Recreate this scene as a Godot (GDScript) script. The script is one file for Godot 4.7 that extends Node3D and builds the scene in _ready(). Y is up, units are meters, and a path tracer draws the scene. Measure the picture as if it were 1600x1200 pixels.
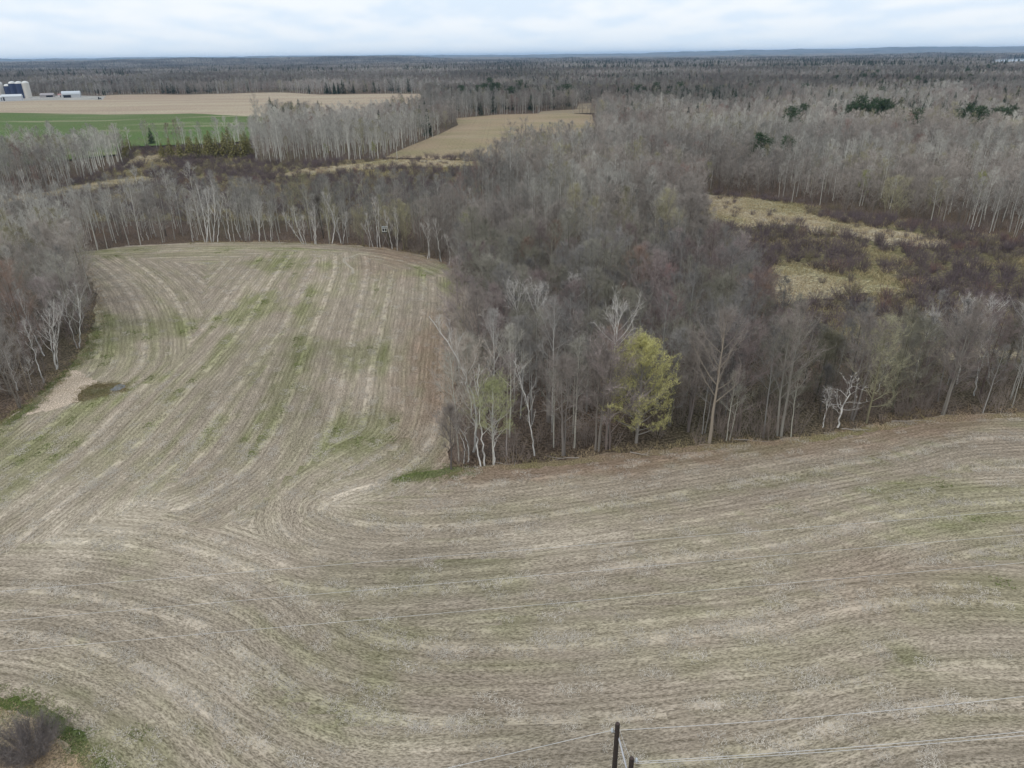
extends Node3D
# A stubble field seen from the air above a power line, bare woods around it, farmland and forest to the horizon.

var rng := RandomNumberGenerator.new()
var taken := {}
var mats := {}
var noise_a := FastNoiseLite.new()
var noise_b := FastNoiseLite.new()
var noise_c := FastNoiseLite.new()

# ---------------------------------------------------------------- geometry collector
class MB:
	var v := PackedVector3Array()
	var n := PackedVector3Array()
	var c := PackedColorArray()
	var uv := PackedVector2Array()
	var idx := PackedInt32Array()
	var with_uv := false

	func vert(p: Vector3, nn: Vector3, col: Color, t := Vector2.ZERO) -> int:
		v.append(p); n.append(nn); c.append(col)
		if with_uv: uv.append(t)
		return v.size() - 1

	func tri(a: Vector3, b: Vector3, d: Vector3, col: Color) -> void:
		var nn := (d - a).cross(b - a).normalized()
		var k := v.size()
		vert(a, nn, col); vert(b, nn, col); vert(d, nn, col)
		idx.append(k); idx.append(k + 1); idx.append(k + 2)

	func quad(a: Vector3, b: Vector3, d: Vector3, e: Vector3, col: Color) -> void:
		var nn := (d - a).cross(b - a).normalized()
		var k := v.size()
		vert(a, nn, col); vert(b, nn, col); vert(d, nn, col); vert(e, nn, col)
		for i in [0, 1, 2, 0, 2, 3]: idx.append(k + i)

	# a twig or a blade: a sliver that narrows from w to nothing
	func sliver(a: Vector3, b: Vector3, w: float, r: Vector3, col: Color) -> void:
		var side := (b - a).cross(r).normalized() * w * 0.5
		tri(a - side, b, a + side, col)

	func strip(a: Vector3, b: Vector3, w0: float, w1: float, r: Vector3, col: Color) -> void:
		var side := (b - a).cross(r).normalized() * 0.5
		quad(a - side * w0, b - side * w1, b + side * w1, a + side * w0, col)

	func tube(pts: PackedVector3Array, r0: float, r1: float, sides: int, col: Color, power := 1.0, marks: RandomNumberGenerator = null, share := 0.0) -> void:
		var k0 := v.size()
		var m := pts.size()
		var u := Vector3.ZERO
		for i in m:
			var d := (pts[mini(i + 1, m - 1)] - pts[maxi(i - 1, 0)]).normalized()
			if i == 0:
				u = d.cross(Vector3(0.31, 0.17, 0.93)).normalized()
			else:
				u = (u - d * u.dot(d)).normalized()
			var w := d.cross(u)
			var r := lerpf(r0, r1, pow(float(i) / (m - 1), power))
			for s in sides:
				var a := TAU * s / sides
				var o := u * cos(a) + w * sin(a)
				var dark := 1.0
				if marks and marks.randf() < share: dark = marks.randf_range(0.25, 0.75)
				vert(pts[i] + o * r, o, col * dark)
		for i in m - 1:
			for s in sides:
				var a := k0 + i * sides + s
				var b := k0 + i * sides + (s + 1) % sides
				idx.append(a); idx.append(a + sides); idx.append(b + sides)
				idx.append(a); idx.append(b + sides); idx.append(b)

	func box(at: Vector3, size: Vector3, col: Color, turn := Basis()) -> void:
		var h := size * 0.5
		for f in [[Vector3.RIGHT, Vector3.UP, Vector3.BACK], [Vector3.LEFT, Vector3.UP, Vector3.FORWARD], [Vector3.UP, Vector3.BACK, Vector3.RIGHT], [Vector3.DOWN, Vector3.FORWARD, Vector3.RIGHT], [Vector3.BACK, Vector3.UP, Vector3.LEFT], [Vector3.FORWARD, Vector3.UP, Vector3.RIGHT]]:
			var nn: Vector3 = f[0]
			var a: Vector3 = f[1]
			var b: Vector3 = f[2]
			var q := []
			for s in [[-1, -1], [1, -1], [1, 1], [-1, 1]]:
				q.append(at + turn * ((nn + a * s[0] + b * s[1]) * h))
			if (q[1] - q[0]).cross(q[2] - q[0]).dot(turn * nn) > 0:
				q.reverse()
			quad(q[0], q[1], q[2], q[3], col)

	func lathe(prof: Array, sides: int, col: Color, at := Vector3.ZERO) -> void:
		var k0 := v.size()
		for i in prof.size():
			var p: Vector2 = prof[i]
			var d: Vector2 = (prof[mini(i + 1, prof.size() - 1)] - prof[maxi(i - 1, 0)]).normalized()
			for s in sides + 1:
				var a := -TAU * s / sides
				vert(at + Vector3(cos(a) * p.x, p.y, sin(a) * p.x), Vector3(cos(a) * d.y, -d.x, sin(a) * d.y), col)
		for i in prof.size() - 1:
			for s in sides:
				var a := k0 + i * (sides + 1) + s
				var b := a + sides + 1
				idx.append(a); idx.append(b); idx.append(b + 1)
				idx.append(a); idx.append(b + 1); idx.append(a + 1)

	func join(o: MB) -> void:
		var k := v.size()
		v.append_array(o.v); n.append_array(o.n); c.append_array(o.c)
		for i in o.idx: idx.append(i + k)

	func mesh(m: Material) -> ArrayMesh:
		var a := []
		a.resize(Mesh.ARRAY_MAX)
		a[Mesh.ARRAY_VERTEX] = v
		a[Mesh.ARRAY_NORMAL] = n
		a[Mesh.ARRAY_COLOR] = c
		if with_uv: a[Mesh.ARRAY_TEX_UV] = uv
		a[Mesh.ARRAY_INDEX] = idx
		var am := ArrayMesh.new()
		am.add_surface_from_arrays(Mesh.PRIMITIVE_TRIANGLES, a)
		am.surface_set_material(0, m)
		return am

# ---------------------------------------------------------------- naming, tagging
func numbered(called: String) -> String:
	var k: int = taken.get(called, 0)
	taken[called] = k + 1
	return called if k == 0 else "%s_%03d" % [called, k]

func tag(o: Node3D, label: String, category := "", group := "", kind := "") -> Node3D:
	o.set_meta("label", label)
	if category: o.set_meta("category", category)
	if group: o.set_meta("group", group)
	if kind: o.set_meta("kind", kind)
	return o

func thing(called: String, at: Vector3, label: String, category: String, group := "") -> Node3D:
	var o := Node3D.new()
	o.name = numbered(called)
	add_child(o)
	o.position = at
	return tag(o, label, category, group)

func part(called: String, m: Mesh, parent: Node3D, mat: Material = null) -> MeshInstance3D:
	var o := MeshInstance3D.new()
	o.name = called
	o.mesh = m
	if mat: o.material_override = mat
	parent.add_child(o, true)
	return o

func single(called: String, m: Mesh, label: String, category := "", group := "", kind := "") -> MeshInstance3D:
	var o := MeshInstance3D.new()
	o.name = numbered(called)
	o.mesh = m
	add_child(o)
	tag(o, label, category, group, kind)
	return o

func copies_of(called: String, m: Mesh, where: Array, tint: Array, parent: Node3D) -> MultiMeshInstance3D:
	var mm := MultiMesh.new()
	mm.transform_format = MultiMesh.TRANSFORM_3D
	mm.use_colors = true
	mm.mesh = m
	mm.instance_count = where.size()
	for i in where.size():
		mm.set_instance_transform(i, where[i])
		mm.set_instance_color(i, tint[i])
	var o := MultiMeshInstance3D.new()
	o.name = called
	o.multimesh = mm
	parent.add_child(o, true)
	return o

func srgb(l: Color) -> Color:
	return l.linear_to_srgb()

func paint(key: String, l: Color, rough := 0.9, spec := 0.3, metal := 0.0) -> StandardMaterial3D:
	if not mats.has(key):
		var m := StandardMaterial3D.new()
		m.resource_name = key
		m.albedo_color = srgb(l)
		m.roughness = rough
		m.metallic_specular = spec
		m.metallic = metal
		m.vertex_color_use_as_albedo = true
		mats[key] = m
	return mats[key]

func rnd(a: float, b: float) -> float:
	return rng.randf_range(a, b)

func rvec() -> Vector3:
	return Vector3(rnd(-1, 1), rnd(-1, 1), rnd(-1, 1))

func poly(a: Array) -> PackedVector2Array:
	var p := PackedVector2Array()
	for i in range(0, a.size(), 2): p.append(Vector2(a[i], a[i + 1]))
	return p

# ---------------------------------------------------------------- the lie of the land
func land(x: float, z: float) -> float:
	var r := sqrt(x * x + z * z)
	if r < 260.0: return 0.0
	var y := smoothstep(260.0, 900.0, r) * 1.6 * noise_a.get_noise_2d(x * 0.35, z * 0.35)
	y += smoothstep(1300.0, 2600.0, r) * 7.0 * noise_a.get_noise_2d(x * 0.06, z * 0.06)
	y *= 1.0 - 0.95 * smoothstep(3600.0, 2300.0, Vector2(x - 2700.0, z + 4100.0).length())
	if r > 5000.0:
		var ang := rad_to_deg(atan2(x, -z))
		y += smoothstep(5500.0, 8200.0, r) * (40.0 * smoothstep(4.0, -14.0, ang) + 34.0 * noise_b.get_noise_2d(x * 0.02, z * 0.02) + 2.0)
		y += smoothstep(15000.0, 22000.0, r) * (50.0 + 55.0 * smoothstep(2.0, 24.0, ang) + 40.0 * noise_b.get_noise_2d(x * 0.006, z * 0.006))
	return y

# ---------------------------------------------------------------- trees
func path(from: Vector3, dir: Vector3, length: float, segs: int, up: float, wob: float) -> PackedVector3Array:
	var pts := PackedVector3Array([from])
	var p := from
	var d := dir.normalized()
	for i in segs:
		d = (d + Vector3.UP * up + rvec() * wob).normalized()
		p += d * length / segs
		pts.append(p)
	return pts

func along(pts: PackedVector3Array, t: float) -> Vector3:
	var f := clampf(t, 0, 0.999) * (pts.size() - 1)
	return pts[int(f)].lerp(pts[int(f) + 1], f - int(f))

# a bare broadleaf tree: [trunk and limbs, crown of boughs and twigs]
func grow(p: Dictionary, seed_: int) -> Array:
	rng.seed = seed_
	var tr := MB.new()
	var cr := MB.new()
	var lv := MB.new()
	p.leaves = lv
	var h: float = p.h
	var ct: Color = p.ct
	var cb: Color = p.get("cb", ct)
	var cw: Color = p.cw
	var stems: int = p.get("stems", 1)
	var sides: int = p.get("sides", 6)
	for st in stems:
		var hs := h * (1.0 if st == 0 else rnd(0.72, 0.97))
		var off := Vector3.ZERO if st == 0 else Vector3(rnd(-0.5, 0.5), 0, rnd(-0.5, 0.5))
		var lean: Vector3 = p.get("lean", Vector3.ZERO)
		if st > 0 or not p.has("lean"):
			lean += Vector3(rnd(-1, 1), 0, rnd(-1, 1)) * h * p.get("stray", 0.05) * (1.0 if st == 0 else 2.2)
		var bow: Vector3 = Vector3(rnd(-1, 1), 0, rnd(-1, 1)) * h * p.get("bow", 0.015) + p.get("bend", Vector3.ZERO)
		var pts := PackedVector3Array()
		var tsegs: int = p.get("tsegs", 8)
		for i in tsegs + 1:
			var t := float(i) / tsegs
			var q: Vector3 = off + lean * pow(t, p.get("lean_pow", 1.0)) + bow * sin(t * PI) + Vector3(rnd(-1, 1), 0, rnd(-1, 1)) * p.get("knee", 0.06) * (1.0 if i > 0 else 0.0)
			q.y = hs * t - (0.25 if i == 0 else 0.0)
			pts.append(q)
		var r: float = p.r * (1.0 if st == 0 else rnd(0.6, 0.9))
		tr.tube(pts, r, r * 0.12, sides, ct, 0.85, rng if p.has("marks") else null, p.get("marks", 0.0))
		var cbase: float = p.base
		var limbs: int = p.limbs
		if stems > 1: limbs = int(limbs * 0.7)
		for i in limbs:
			var f := (i + rnd(0.0, 1.0)) / limbs
			var t := lerpf(cbase, 0.97, pow(f, p.get("spread", 0.9)))
			var o := along(pts, t)
			var az := i * 2.4 + rnd(-0.5, 0.5) + st * 1.3
			var shape := sin(PI * lerpf(p.get("low", 0.28), 0.97, f))
			var L: float = p.cr * maxf(shape, 0.16) * rnd(0.75, 1.2)
			var el: float = p.get("el", 0.7) + rnd(-0.2, 0.25) + f * 0.35
			var dir := Vector3(cos(az) * cos(el), sin(el), sin(az) * cos(el))
			var lr := r * lerpf(1.0, 0.12, pow(t, 0.85)) * rnd(0.35, 0.6)
			var lp := path(o, dir, L * p.get("reach", 1.15), 4, p.get("up", 0.12), p.get("wob", 0.14))
			tr.tube(lp, lr, maxf(lr * 0.22, 0.006), 4 if sides > 4 else 3, cb)
			var subs: int = p.subs
			for j in subs:
				var u := lerpf(0.25, 1.0, (j + rnd(0, 1)) / subs)
				var so := along(lp, u)
				var sd := (along(lp, minf(u + 0.1, 1.0)) - along(lp, u - 0.1)).normalized()
				sd = (sd + rvec() * 0.75 + Vector3.UP * 0.18).normalized()
				var sl := L * rnd(0.28, 0.5)
				var sp := path(so, sd, sl, 2 if p.get("lod", 0) > 0 else 3, 0.06, 0.16)
				if p.get("lod", 0) == 0:
					cr.tube(sp, lr * 0.3, 0.006, 3, cb.lerp(cw, 0.5))
				else:
					cr.strip(sp[0], sp[2], lr * 0.8, lr * 0.3, rvec(), cb.lerp(cw, 0.5))
				twigs(cr, sp, sd, p, cw)
			if subs == 0:
				twigs(cr, lp, dir, p, cw)
			else:
				twigs(cr, lp.slice(2), dir, p, cw)
		twigs(cr, pts.slice(int(tsegs * 0.75)), Vector3.UP, p, cw)
	return [tr, cr, lv]

func twigs(cr: MB, sp: PackedVector3Array, sd: Vector3, p: Dictionary, cw: Color) -> void:
	var tl: float = p.tl
	for k in int(p.twigs):
		var q := along(sp, rnd(0.15, 1.0))
		var d: Vector3 = (sd * 0.7 + rvec() * 0.85 + Vector3.UP * p.get("twig_up", 0.3)).normalized()
		var e: Vector3 = q + d * tl * rnd(0.45, 1.25)
		var s := cw * rnd(0.8, 1.0)
		cr.sliver(q, e, p.tw * rnd(0.7, 1.3), rvec(), s)
		if p.has("fork"):
			var m := q.lerp(e, 0.45)
			cr.sliver(m, m + (d + rvec() * 0.8).normalized() * tl * 0.55, p.tw * 0.7, rvec(), s)
		if p.has("leaf") and rng.randf() < p.leaf_share:
			for l in int(p.leaf_n):
				var at := q.lerp(e, rnd(0.2, 1.1)) + rvec() * 0.14
				var a: Vector3 = rvec().normalized() * p.leaf * rnd(0.6, 1.3)
				var b: Vector3 = a.cross(rvec()).normalized() * p.leaf * rnd(0.4, 0.8)
				p.leaves.quad(at - a, at - b, at + a, at + b, p.leaf_color * rnd(0.72, 1.0))

func needles(m: MB, at: Vector3, size: Vector3, count: int, w: float, col: Color, droop: float) -> void:
	for i in count:
		var d := rvec().normalized()
		var q := at + d * size * rnd(0.2, 0.8)
		var e := q + (d * Vector3(1, 0.6, 1) + Vector3.UP * droop + rvec() * 0.4).normalized() * size.x * rnd(0.35, 0.7)
		m.strip(q, e, w, w * 0.4, rvec(), col * rnd(0.6, 1.0))

func spruce(h: float, r: float, col: Color, seed_: int) -> Array:
	rng.seed = seed_
	var tr := MB.new()
	var cr := MB.new()
	tr.tube(PackedVector3Array([Vector3(0, -0.2, 0), Vector3(0.05, h * 0.5, 0), Vector3(0, h, 0)]), h * 0.014, 0.02, 5, Color(0.16, 0.13, 0.11))
	var layers := 22
	for k in layers:
		var f := float(k) / layers
		var y := h * lerpf(0.1, 0.97, f)
		var br := r * pow(1.0 - f, 0.85) * rnd(0.75, 1.15) + 0.15
		var nb := 8 if f < 0.6 else 6
		for i in nb:
			var az := TAU * i / nb + k * 0.7 + rnd(-0.3, 0.3)
			var out_ := Vector3(cos(az), 0, sin(az))
			var o := Vector3(0, y, 0)
			var e := o + out_ * br * rnd(0.7, 1.1) + Vector3.UP * (-0.25 * br + rnd(-0.2, 0.2))
			var c := col * rnd(0.65, 1.0)
			cr.strip(o, e, h * 0.012, h * 0.05, Vector3.UP, c)
			for j in 3:
				var q := o.lerp(e, rnd(0.4, 1.0))
				cr.sliver(q, q + (out_ * 0.5 + rvec() * 0.7 + Vector3.DOWN * 0.3).normalized() * br * 0.4, h * 0.035, rvec(), c)
	return [tr, cr]

func pine(h: float, r: float, col: Color, seed_: int, low := 0.35) -> Array:
	rng.seed = seed_
	var tr := MB.new()
	var cr := MB.new()
	var tp := PackedVector3Array([Vector3(0, -0.2, 0), Vector3(rnd(-0.3, 0.3), h * 0.5, rnd(-0.3, 0.3)), Vector3(rnd(-0.4, 0.4), h * 0.97, 0)])
	tr.tube(tp, h * 0.016, 0.03, 5, Color(0.2, 0.15, 0.12))
	for i in 20:
		var f := (i + rnd(0, 1)) / 20.0
		var t := lerpf(low, 0.98, f)
		var az := i * 2.4 + rnd(-0.5, 0.5)
		var L := r * (1.15 - 0.75 * f) * rnd(0.6, 1.15)
		var o := along(tp, t)
		var e := o + Vector3(cos(az), rnd(0.0, 0.35), sin(az)) * L
		tr.tube(PackedVector3Array([o, e]), 0.09, 0.02, 3, Color(0.2, 0.15, 0.12))
		needles(cr, e, Vector3(1.0, 0.6, 1.0) * r * rnd(0.38, 0.55), 46, 0.28, col, 0.25)
		needles(cr, o.lerp(e, 0.5), Vector3(1.0, 0.5, 1.0) * r * 0.35, 18, 0.28, col, 0.2)
	return [tr, cr]

func bush(h: float, r: float, stems: int, tw: float, cw: Color, seed_: int, twn := 9) -> Array:
	rng.seed = seed_
	var st := MB.new()
	var cr := MB.new()
	for i in stems:
		var az := i * 2.4 + rnd(-0.4, 0.4)
		var out_ := sqrt(rnd(0.0, 1.0))
		var dir := Vector3(cos(az) * out_ * r / h * 1.2, 1.0, sin(az) * out_ * r / h * 1.2)
		var pts := path(Vector3(cos(az), 0, sin(az)) * out_ * r * 0.35 + Vector3.DOWN * 0.1, dir, h * rnd(0.6, 1.05), 4, 0.02, 0.14)
		st.tube(pts, tw * 0.9, tw * 0.3, 3, cw * 0.95)
		for k in twn:
			var q := along(pts, rnd(0.3, 1.0))
			var e := q + (dir * 0.5 + rvec() * 0.8 + Vector3.UP * 0.2).normalized() * h * rnd(0.12, 0.34)
			cr.sliver(q, e, tw * rnd(0.6, 1.1), rvec(), cw * rnd(0.75, 1.0))
	return [st, cr]

# ---------------------------------------------------------------- the field
var guides := []          # curves that the tractor followed, in metres
var field_edge := PackedVector2Array()
var patches := []         # [x, z, half length, half width, turn, colour, strength]

func make_guides(lists: Array) -> void:
	for l in lists:
		var c := Curve2D.new()
		c.bake_interval = 1.0
		var p := poly(l)
		for i in p.size():
			var d := (p[mini(i + 1, p.size() - 1)] - p[maxi(i - 1, 0)]) / 6.0
			c.add_point(p[i], -d if i > 0 else Vector2.ZERO, d if i < p.size() - 1 else Vector2.ZERO)
		guides.append(c)

func on_guide(c: Curve2D, p: Vector2) -> Vector3:      # (along, across with its sign, distance)
	var s := c.get_closest_offset(p)
	var q := c.sample_baked(s)
	var d := c.sample_baked(minf(s + 0.6, c.get_baked_length())) - c.sample_baked(maxf(s - 0.6, 0.0))
	var o := p - q
	var l := o.length()
	var past := 14.0 if s < 0.4 or s > c.get_baked_length() - 0.4 else 0.0      # beyond its end a row no longer leads
	return Vector3(s, l * (1.0 if d.cross(o) >= 0.0 else -1.0), l + past)

func near_guide(p: Vector2) -> Array:
	var best := 1e9
	var out := []
	for c in guides:
		var g := on_guide(c, p)
		if g.z < best:
			best = g.z
			out = [c, g]
	return out

func field_tint(x: float, z: float, s: float, t: float) -> Color:
	var macro := noise_a.get_noise_2d(x * 1.6, z * 1.6)
	var run := noise_b.get_noise_2d(s * 0.22, t * 2.6)
	var run2 := noise_c.get_noise_2d(s * 0.5 + 90.0, t * 5.0)
	var col := Color(0.755, 0.695, 0.622) * (0.88 + 0.16 * macro + 0.20 * run + 0.12 * run2)
	var pink := smoothstep(0.05, 0.5, noise_c.get_noise_2d(x * 0.9 + 300.0, z * 0.9))
	col = col.lerp(Color(0.74, 0.66, 0.60) * (0.88 + 0.2 * run), pink * 0.5)
	var green := smoothstep(0.02, 0.42, noise_b.get_noise_2d(x * 0.8 - 200.0, z * 0.8 + 50.0) + run * 0.5 - 0.02) * 0.6
	green += smoothstep(0.05, 0.45, run2 + run * 0.3) * 0.30
	green += smoothstep(0.02, 0.40, noise_c.get_noise_2d(s * 0.16 + 500.0, t * 6.5) + 0.5 * macro) * 0.32
	if z > -74.0: green *= 0.72
	for p in patches:
		var d := Vector2(x - p[0], z - p[1]).rotated(-p[4]) / Vector2(p[2], p[3])
		var e := d.length() + noise_c.get_noise_2d(x * 3.0, z * 3.0) * 0.45
		var k: float = smoothstep(1.1, 0.35, e) * p[6]
		if k <= 0.0: continue
		if p[5] == 0:
			green = maxf(green, k * smoothstep(-0.2, 0.35, noise_c.get_noise_2d(s * 0.16 + 500.0, t * 6.5) * 1.3 + run * 0.4 + 0.1) * 0.95)
		elif p[5] == 1:
			col = col.lerp(Color(0.96, 0.90, 0.82), k)
			green *= 1.0 - k
		else:
			col = col.lerp(Color(0.52, 0.42, 0.355), k)
			green *= 1.0 - k * 0.7
	return col.lerp(Color(0.42, 0.455, 0.265) * (0.92 + 0.25 * macro), clampf(green, 0, 1))

func build_field(mat: Material) -> void:
	var step := 1.25
	var lo := Vector2(1e9, 1e9)
	var hi := Vector2(-1e9, -1e9)
	for p in field_edge:
		lo = lo.min(p); hi = hi.max(p)
	lo = (lo / step).floor() * step
	var nx := int((hi.x - lo.x) / step) + 2
	var nz := int((hi.y - lo.y) / step) + 2
	var ng := guides.size()
	var node := PackedVector3Array()
	node.resize((nx + 1) * (nz + 1) * ng)
	var inside := PackedByteArray()
	inside.resize((nx + 1) * (nz + 1))
	var grown: PackedVector2Array = Geometry2D.offset_polygon(field_edge, 5.0)[0]
	var shrunk: PackedVector2Array = Geometry2D.offset_polygon(field_edge, -2.0)[0]
	for j in nz + 1:
		for i in nx + 1:
			var p := lo + Vector2(i, j) * step
			var k := j * (nx + 1) + i
			if Geometry2D.is_point_in_polygon(p, shrunk):
				inside[k] = 2
			elif Geometry2D.is_point_in_polygon(p, grown):
				inside[k] = 1
			else:
				continue
			for gi in ng:
				node[k * ng + gi] = on_guide(guides[gi], p)
	var edge := ragged(field_edge, 2.5, 0.8)
	var m := MB.new()
	m.with_uv = true
	for j in nz:
		for i in nx:
			var ks := [j * (nx + 1) + i, j * (nx + 1) + i + 1, (j + 1) * (nx + 1) + i + 1, (j + 1) * (nx + 1) + i]
			var low := 2
			var high := 0
			for k in ks:
				low = mini(low, inside[k]); high = maxi(high, inside[k])
			if low == 0: continue
			var best := 0
			var bd := 1e9
			for gi in ng:
				var d := 0.0
				for k in ks: d += node[k * ng + gi].z
				if d < bd:
					bd = d; best = gi
			var st := []
			for k in ks:
				var g: Vector3 = node[k * ng + best]
				st.append(Vector2(g.x, g.y + best * 5.3))
			var wide := 0.0
			for q in 4: wide = maxf(wide, absf(st[q].x - st[0].x))
			var c0 := lo + Vector2(i, j) * step
			if wide > 4.0:      # where two passes meet head-on
				for q in 4: st[q] = Vector2(c0.x, 5.3) + [Vector2(0, 0), Vector2(1, 0), Vector2(1, 1), Vector2(0, 1)][q] * step
			if low == 2:
				var at := m.v.size()
				for q in 4:
					var p: Vector2 = c0 + [Vector2(0, 0), Vector2(1, 0), Vector2(1, 1), Vector2(0, 1)][q] * step
					m.vert(Vector3(p.x, 0.15, p.y), Vector3.UP, field_tint(p.x, p.y, st[q].x, st[q].y), st[q] / Vector2(48, 16))
				for q in [0, 1, 2, 0, 2, 3]: m.idx.append(at + q)
			else:
				var cell := PackedVector2Array([c0, c0 + Vector2(step, 0), c0 + Vector2(step, step), c0 + Vector2(0, step)])
				for piece in Geometry2D.intersect_polygons(cell, edge):
					var order := Geometry2D.triangulate_polygon(piece)
					var at := m.v.size()
					for p in piece:
						var f: Vector2 = (p - c0) / step
						var a: Vector2 = st[0].lerp(st[1], f.x).lerp(st[3].lerp(st[2], f.x), f.y)
						m.vert(Vector3(p.x, 0.15, p.y), Vector3.UP, field_tint(p.x, p.y, a.x, a.y), a / Vector2(48, 16))
					for q in range(0, order.size(), 3):
						var a: Vector3 = m.v[at + order[q]]
						var b: Vector3 = m.v[at + order[q + 1]]
						var d: Vector3 = m.v[at + order[q + 2]]
						var right := (d - a).cross(b - a).y > 0
						m.idx.append(at + order[q])
						m.idx.append(at + order[q + (1 if right else 2)])
						m.idx.append(at + order[q + (2 if right else 1)])
	single("stubble_field", m.mesh(mat), "large harvested stubble field with curving rows, pale straw and greening strips", "", "", "structure")

func row_textures() -> Array:
	var fine := FastNoiseLite.new()
	fine.seed = 5
	fine.frequency = 0.075
	fine.fractal_octaves = 4
	fine.fractal_gain = 0.75
	var a := fine.get_seamless_image(1024, 1024)
	a.resize(2048, 1024)
	fine.seed = 9
	fine.frequency = 0.02
	fine.fractal_octaves = 4
	var b := fine.get_seamless_image(256, 1024)
	b.resize(2048, 1024)
	fine.seed = 14
	fine.frequency = 0.006
	fine.fractal_octaves = 3
	var d := fine.get_seamless_image(2048, 1024)
	var pa := a.get_data()
	var pb := b.get_data()
	var pd := d.get_data()
	var rgb := PackedByteArray()
	rgb.resize(2048 * 1024 * 3)
	var hgt := PackedByteArray()
	hgt.resize(2048 * 1024)
	var line := PackedFloat32Array()
	var wind := PackedFloat32Array()
	for y in 1024:
		var v := y / 1024.0
		line.append(cos(TAU * v * 21.0))
		var w := 0.0
		for q in [[0.08, 0.45], [0.27, 1.0], [0.44, 0.4], [0.62, 0.55], [0.76, 0.9], [0.91, 0.35]]:
			w = maxf(w, q[1] * smoothstep(0.85, 0.1, absf(v - q[0]) * 16.0))
		wind.append(w - 0.35 * smoothstep(0.3, 0.05, absf(absf(v - 0.5) * 16.0 - 0.9)))
	var lut := PackedByteArray()
	lut.resize(256 * 3)
	for i in 256:
		var l := Color(0.21, 0.19, 0.155).lerp(Color(0.74, 0.69, 0.61), i / 255.0).linear_to_srgb()
		lut[i * 3] = l.r8; lut[i * 3 + 1] = l.g8; lut[i * 3 + 2] = l.b8
	var k := 0
	for y in 1024:
		var ln := line[y] * 0.095
		var wd := wind[y] * 0.8
		for x in 2048:
			var n1 := pa[k] / 255.0 - 0.5
			var n2 := pb[k] / 255.0 - 0.5
			var n3 := pd[k] / 255.0 - 0.5
			var m := 0.43 + n1 * 1.35 + n2 * 0.5 + ln * maxf(0.0, 0.8 + n3 * 2.6 + n2) + wd * maxf(0.0, 0.38 + n3 * 1.5 + n1 * 1.0)
			var q := clampi(int(m * 255.0), 0, 255)
			hgt[k] = q
			var o := k * 3
			rgb[o] = lut[q * 3]; rgb[o + 1] = lut[q * 3 + 1]; rgb[o + 2] = lut[q * 3 + 2]
			k += 1
	return [ImageTexture.create_from_image(Image.create_from_data(2048, 1024, false, Image.FORMAT_RGB8, rgb)), ImageTexture.create_from_image(Image.create_from_data(2048, 1024, false, Image.FORMAT_L8, hgt))]

func ragged(outline: PackedVector2Array, step: float, amp: float) -> PackedVector2Array:
	var out := PackedVector2Array()
	var n := outline.size()
	for i in n:
		var a := outline[i]
		var b := outline[(i + 1) % n]
		var k := maxi(1, int(a.distance_to(b) / step))
		var side := (b - a).orthogonal().normalized()
		for j in k:
			var p := a.lerp(b, float(j) / k)
			out.append(p + side * amp * 1.8 * noise_c.get_noise_2d(p.x * 9.0 / step, p.y * 9.0 / step))
	return out

# a sheet that follows the land: grid cells clipped to an outline
func sheet(called: String, given: PackedVector2Array, cell: float, lift: float, mat: Material, shade: Callable, label: String, step := 0.0) -> void:
	var outline := given if step == 0.0 else ragged(given, step, step * 0.55)
	var lo := Vector2(1e9, 1e9)
	var hi := Vector2(-1e9, -1e9)
	for p in outline:
		lo = lo.min(p); hi = hi.max(p)
	var m := MB.new()
	m.with_uv = true
	for j in int((hi.y - lo.y) / cell) + 1:
		for i in int((hi.x - lo.x) / cell) + 1:
			var c0 := lo + Vector2(i, j) * cell
			var square := PackedVector2Array([c0, c0 + Vector2(cell, 0), c0 + Vector2(cell, cell), c0 + Vector2(0, cell)])
			for piece in Geometry2D.intersect_polygons(square, outline):
				var order := Geometry2D.triangulate_polygon(piece)
				var at := m.v.size()
				for p in piece:
					m.vert(Vector3(p.x, land(p.x, p.y) + lift, p.y), Vector3.UP, shade.call(p.x, p.y), p / 8.0)
				for q in range(0, order.size(), 3):
					var a: Vector3 = m.v[at + order[q]]
					var b: Vector3 = m.v[at + order[q + 1]]
					var d: Vector3 = m.v[at + order[q + 2]]
					var right := (d - a).cross(b - a).y > 0
					m.idx.append(at + order[q])
					m.idx.append(at + order[q + (1 if right else 2)])
					m.idx.append(at + order[q + (2 if right else 1)])
	single(called, m.mesh(mat), label, "", "", "structure")

func flecked(key: String, freq: float, lo: float, octaves: int, seed_: int) -> ImageTexture:
	var f := FastNoiseLite.new()
	f.seed = seed_
	f.frequency = freq
	f.fractal_octaves = octaves
	f.fractal_gain = 0.7
	var im := f.get_seamless_image(512, 512)
	var d := im.get_data()
	for i in d.size(): d[i] = int(lerpf(lo * 255.0, 255.0, clampf((d[i] / 255.0 - 0.2) * 1.6, 0, 1)))
	return ImageTexture.create_from_image(Image.create_from_data(512, 512, false, Image.FORMAT_L8, d))

func ground_mat(key: String, tex: Texture2D, metres: float) -> StandardMaterial3D:
	var m := paint(key, Color.WHITE, 1.0, 0.15)
	m.albedo_texture = tex
	m.uv1_triplanar = true
	m.uv1_world_triplanar = true
	m.uv1_scale = Vector3.ONE / metres
	return m

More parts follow.
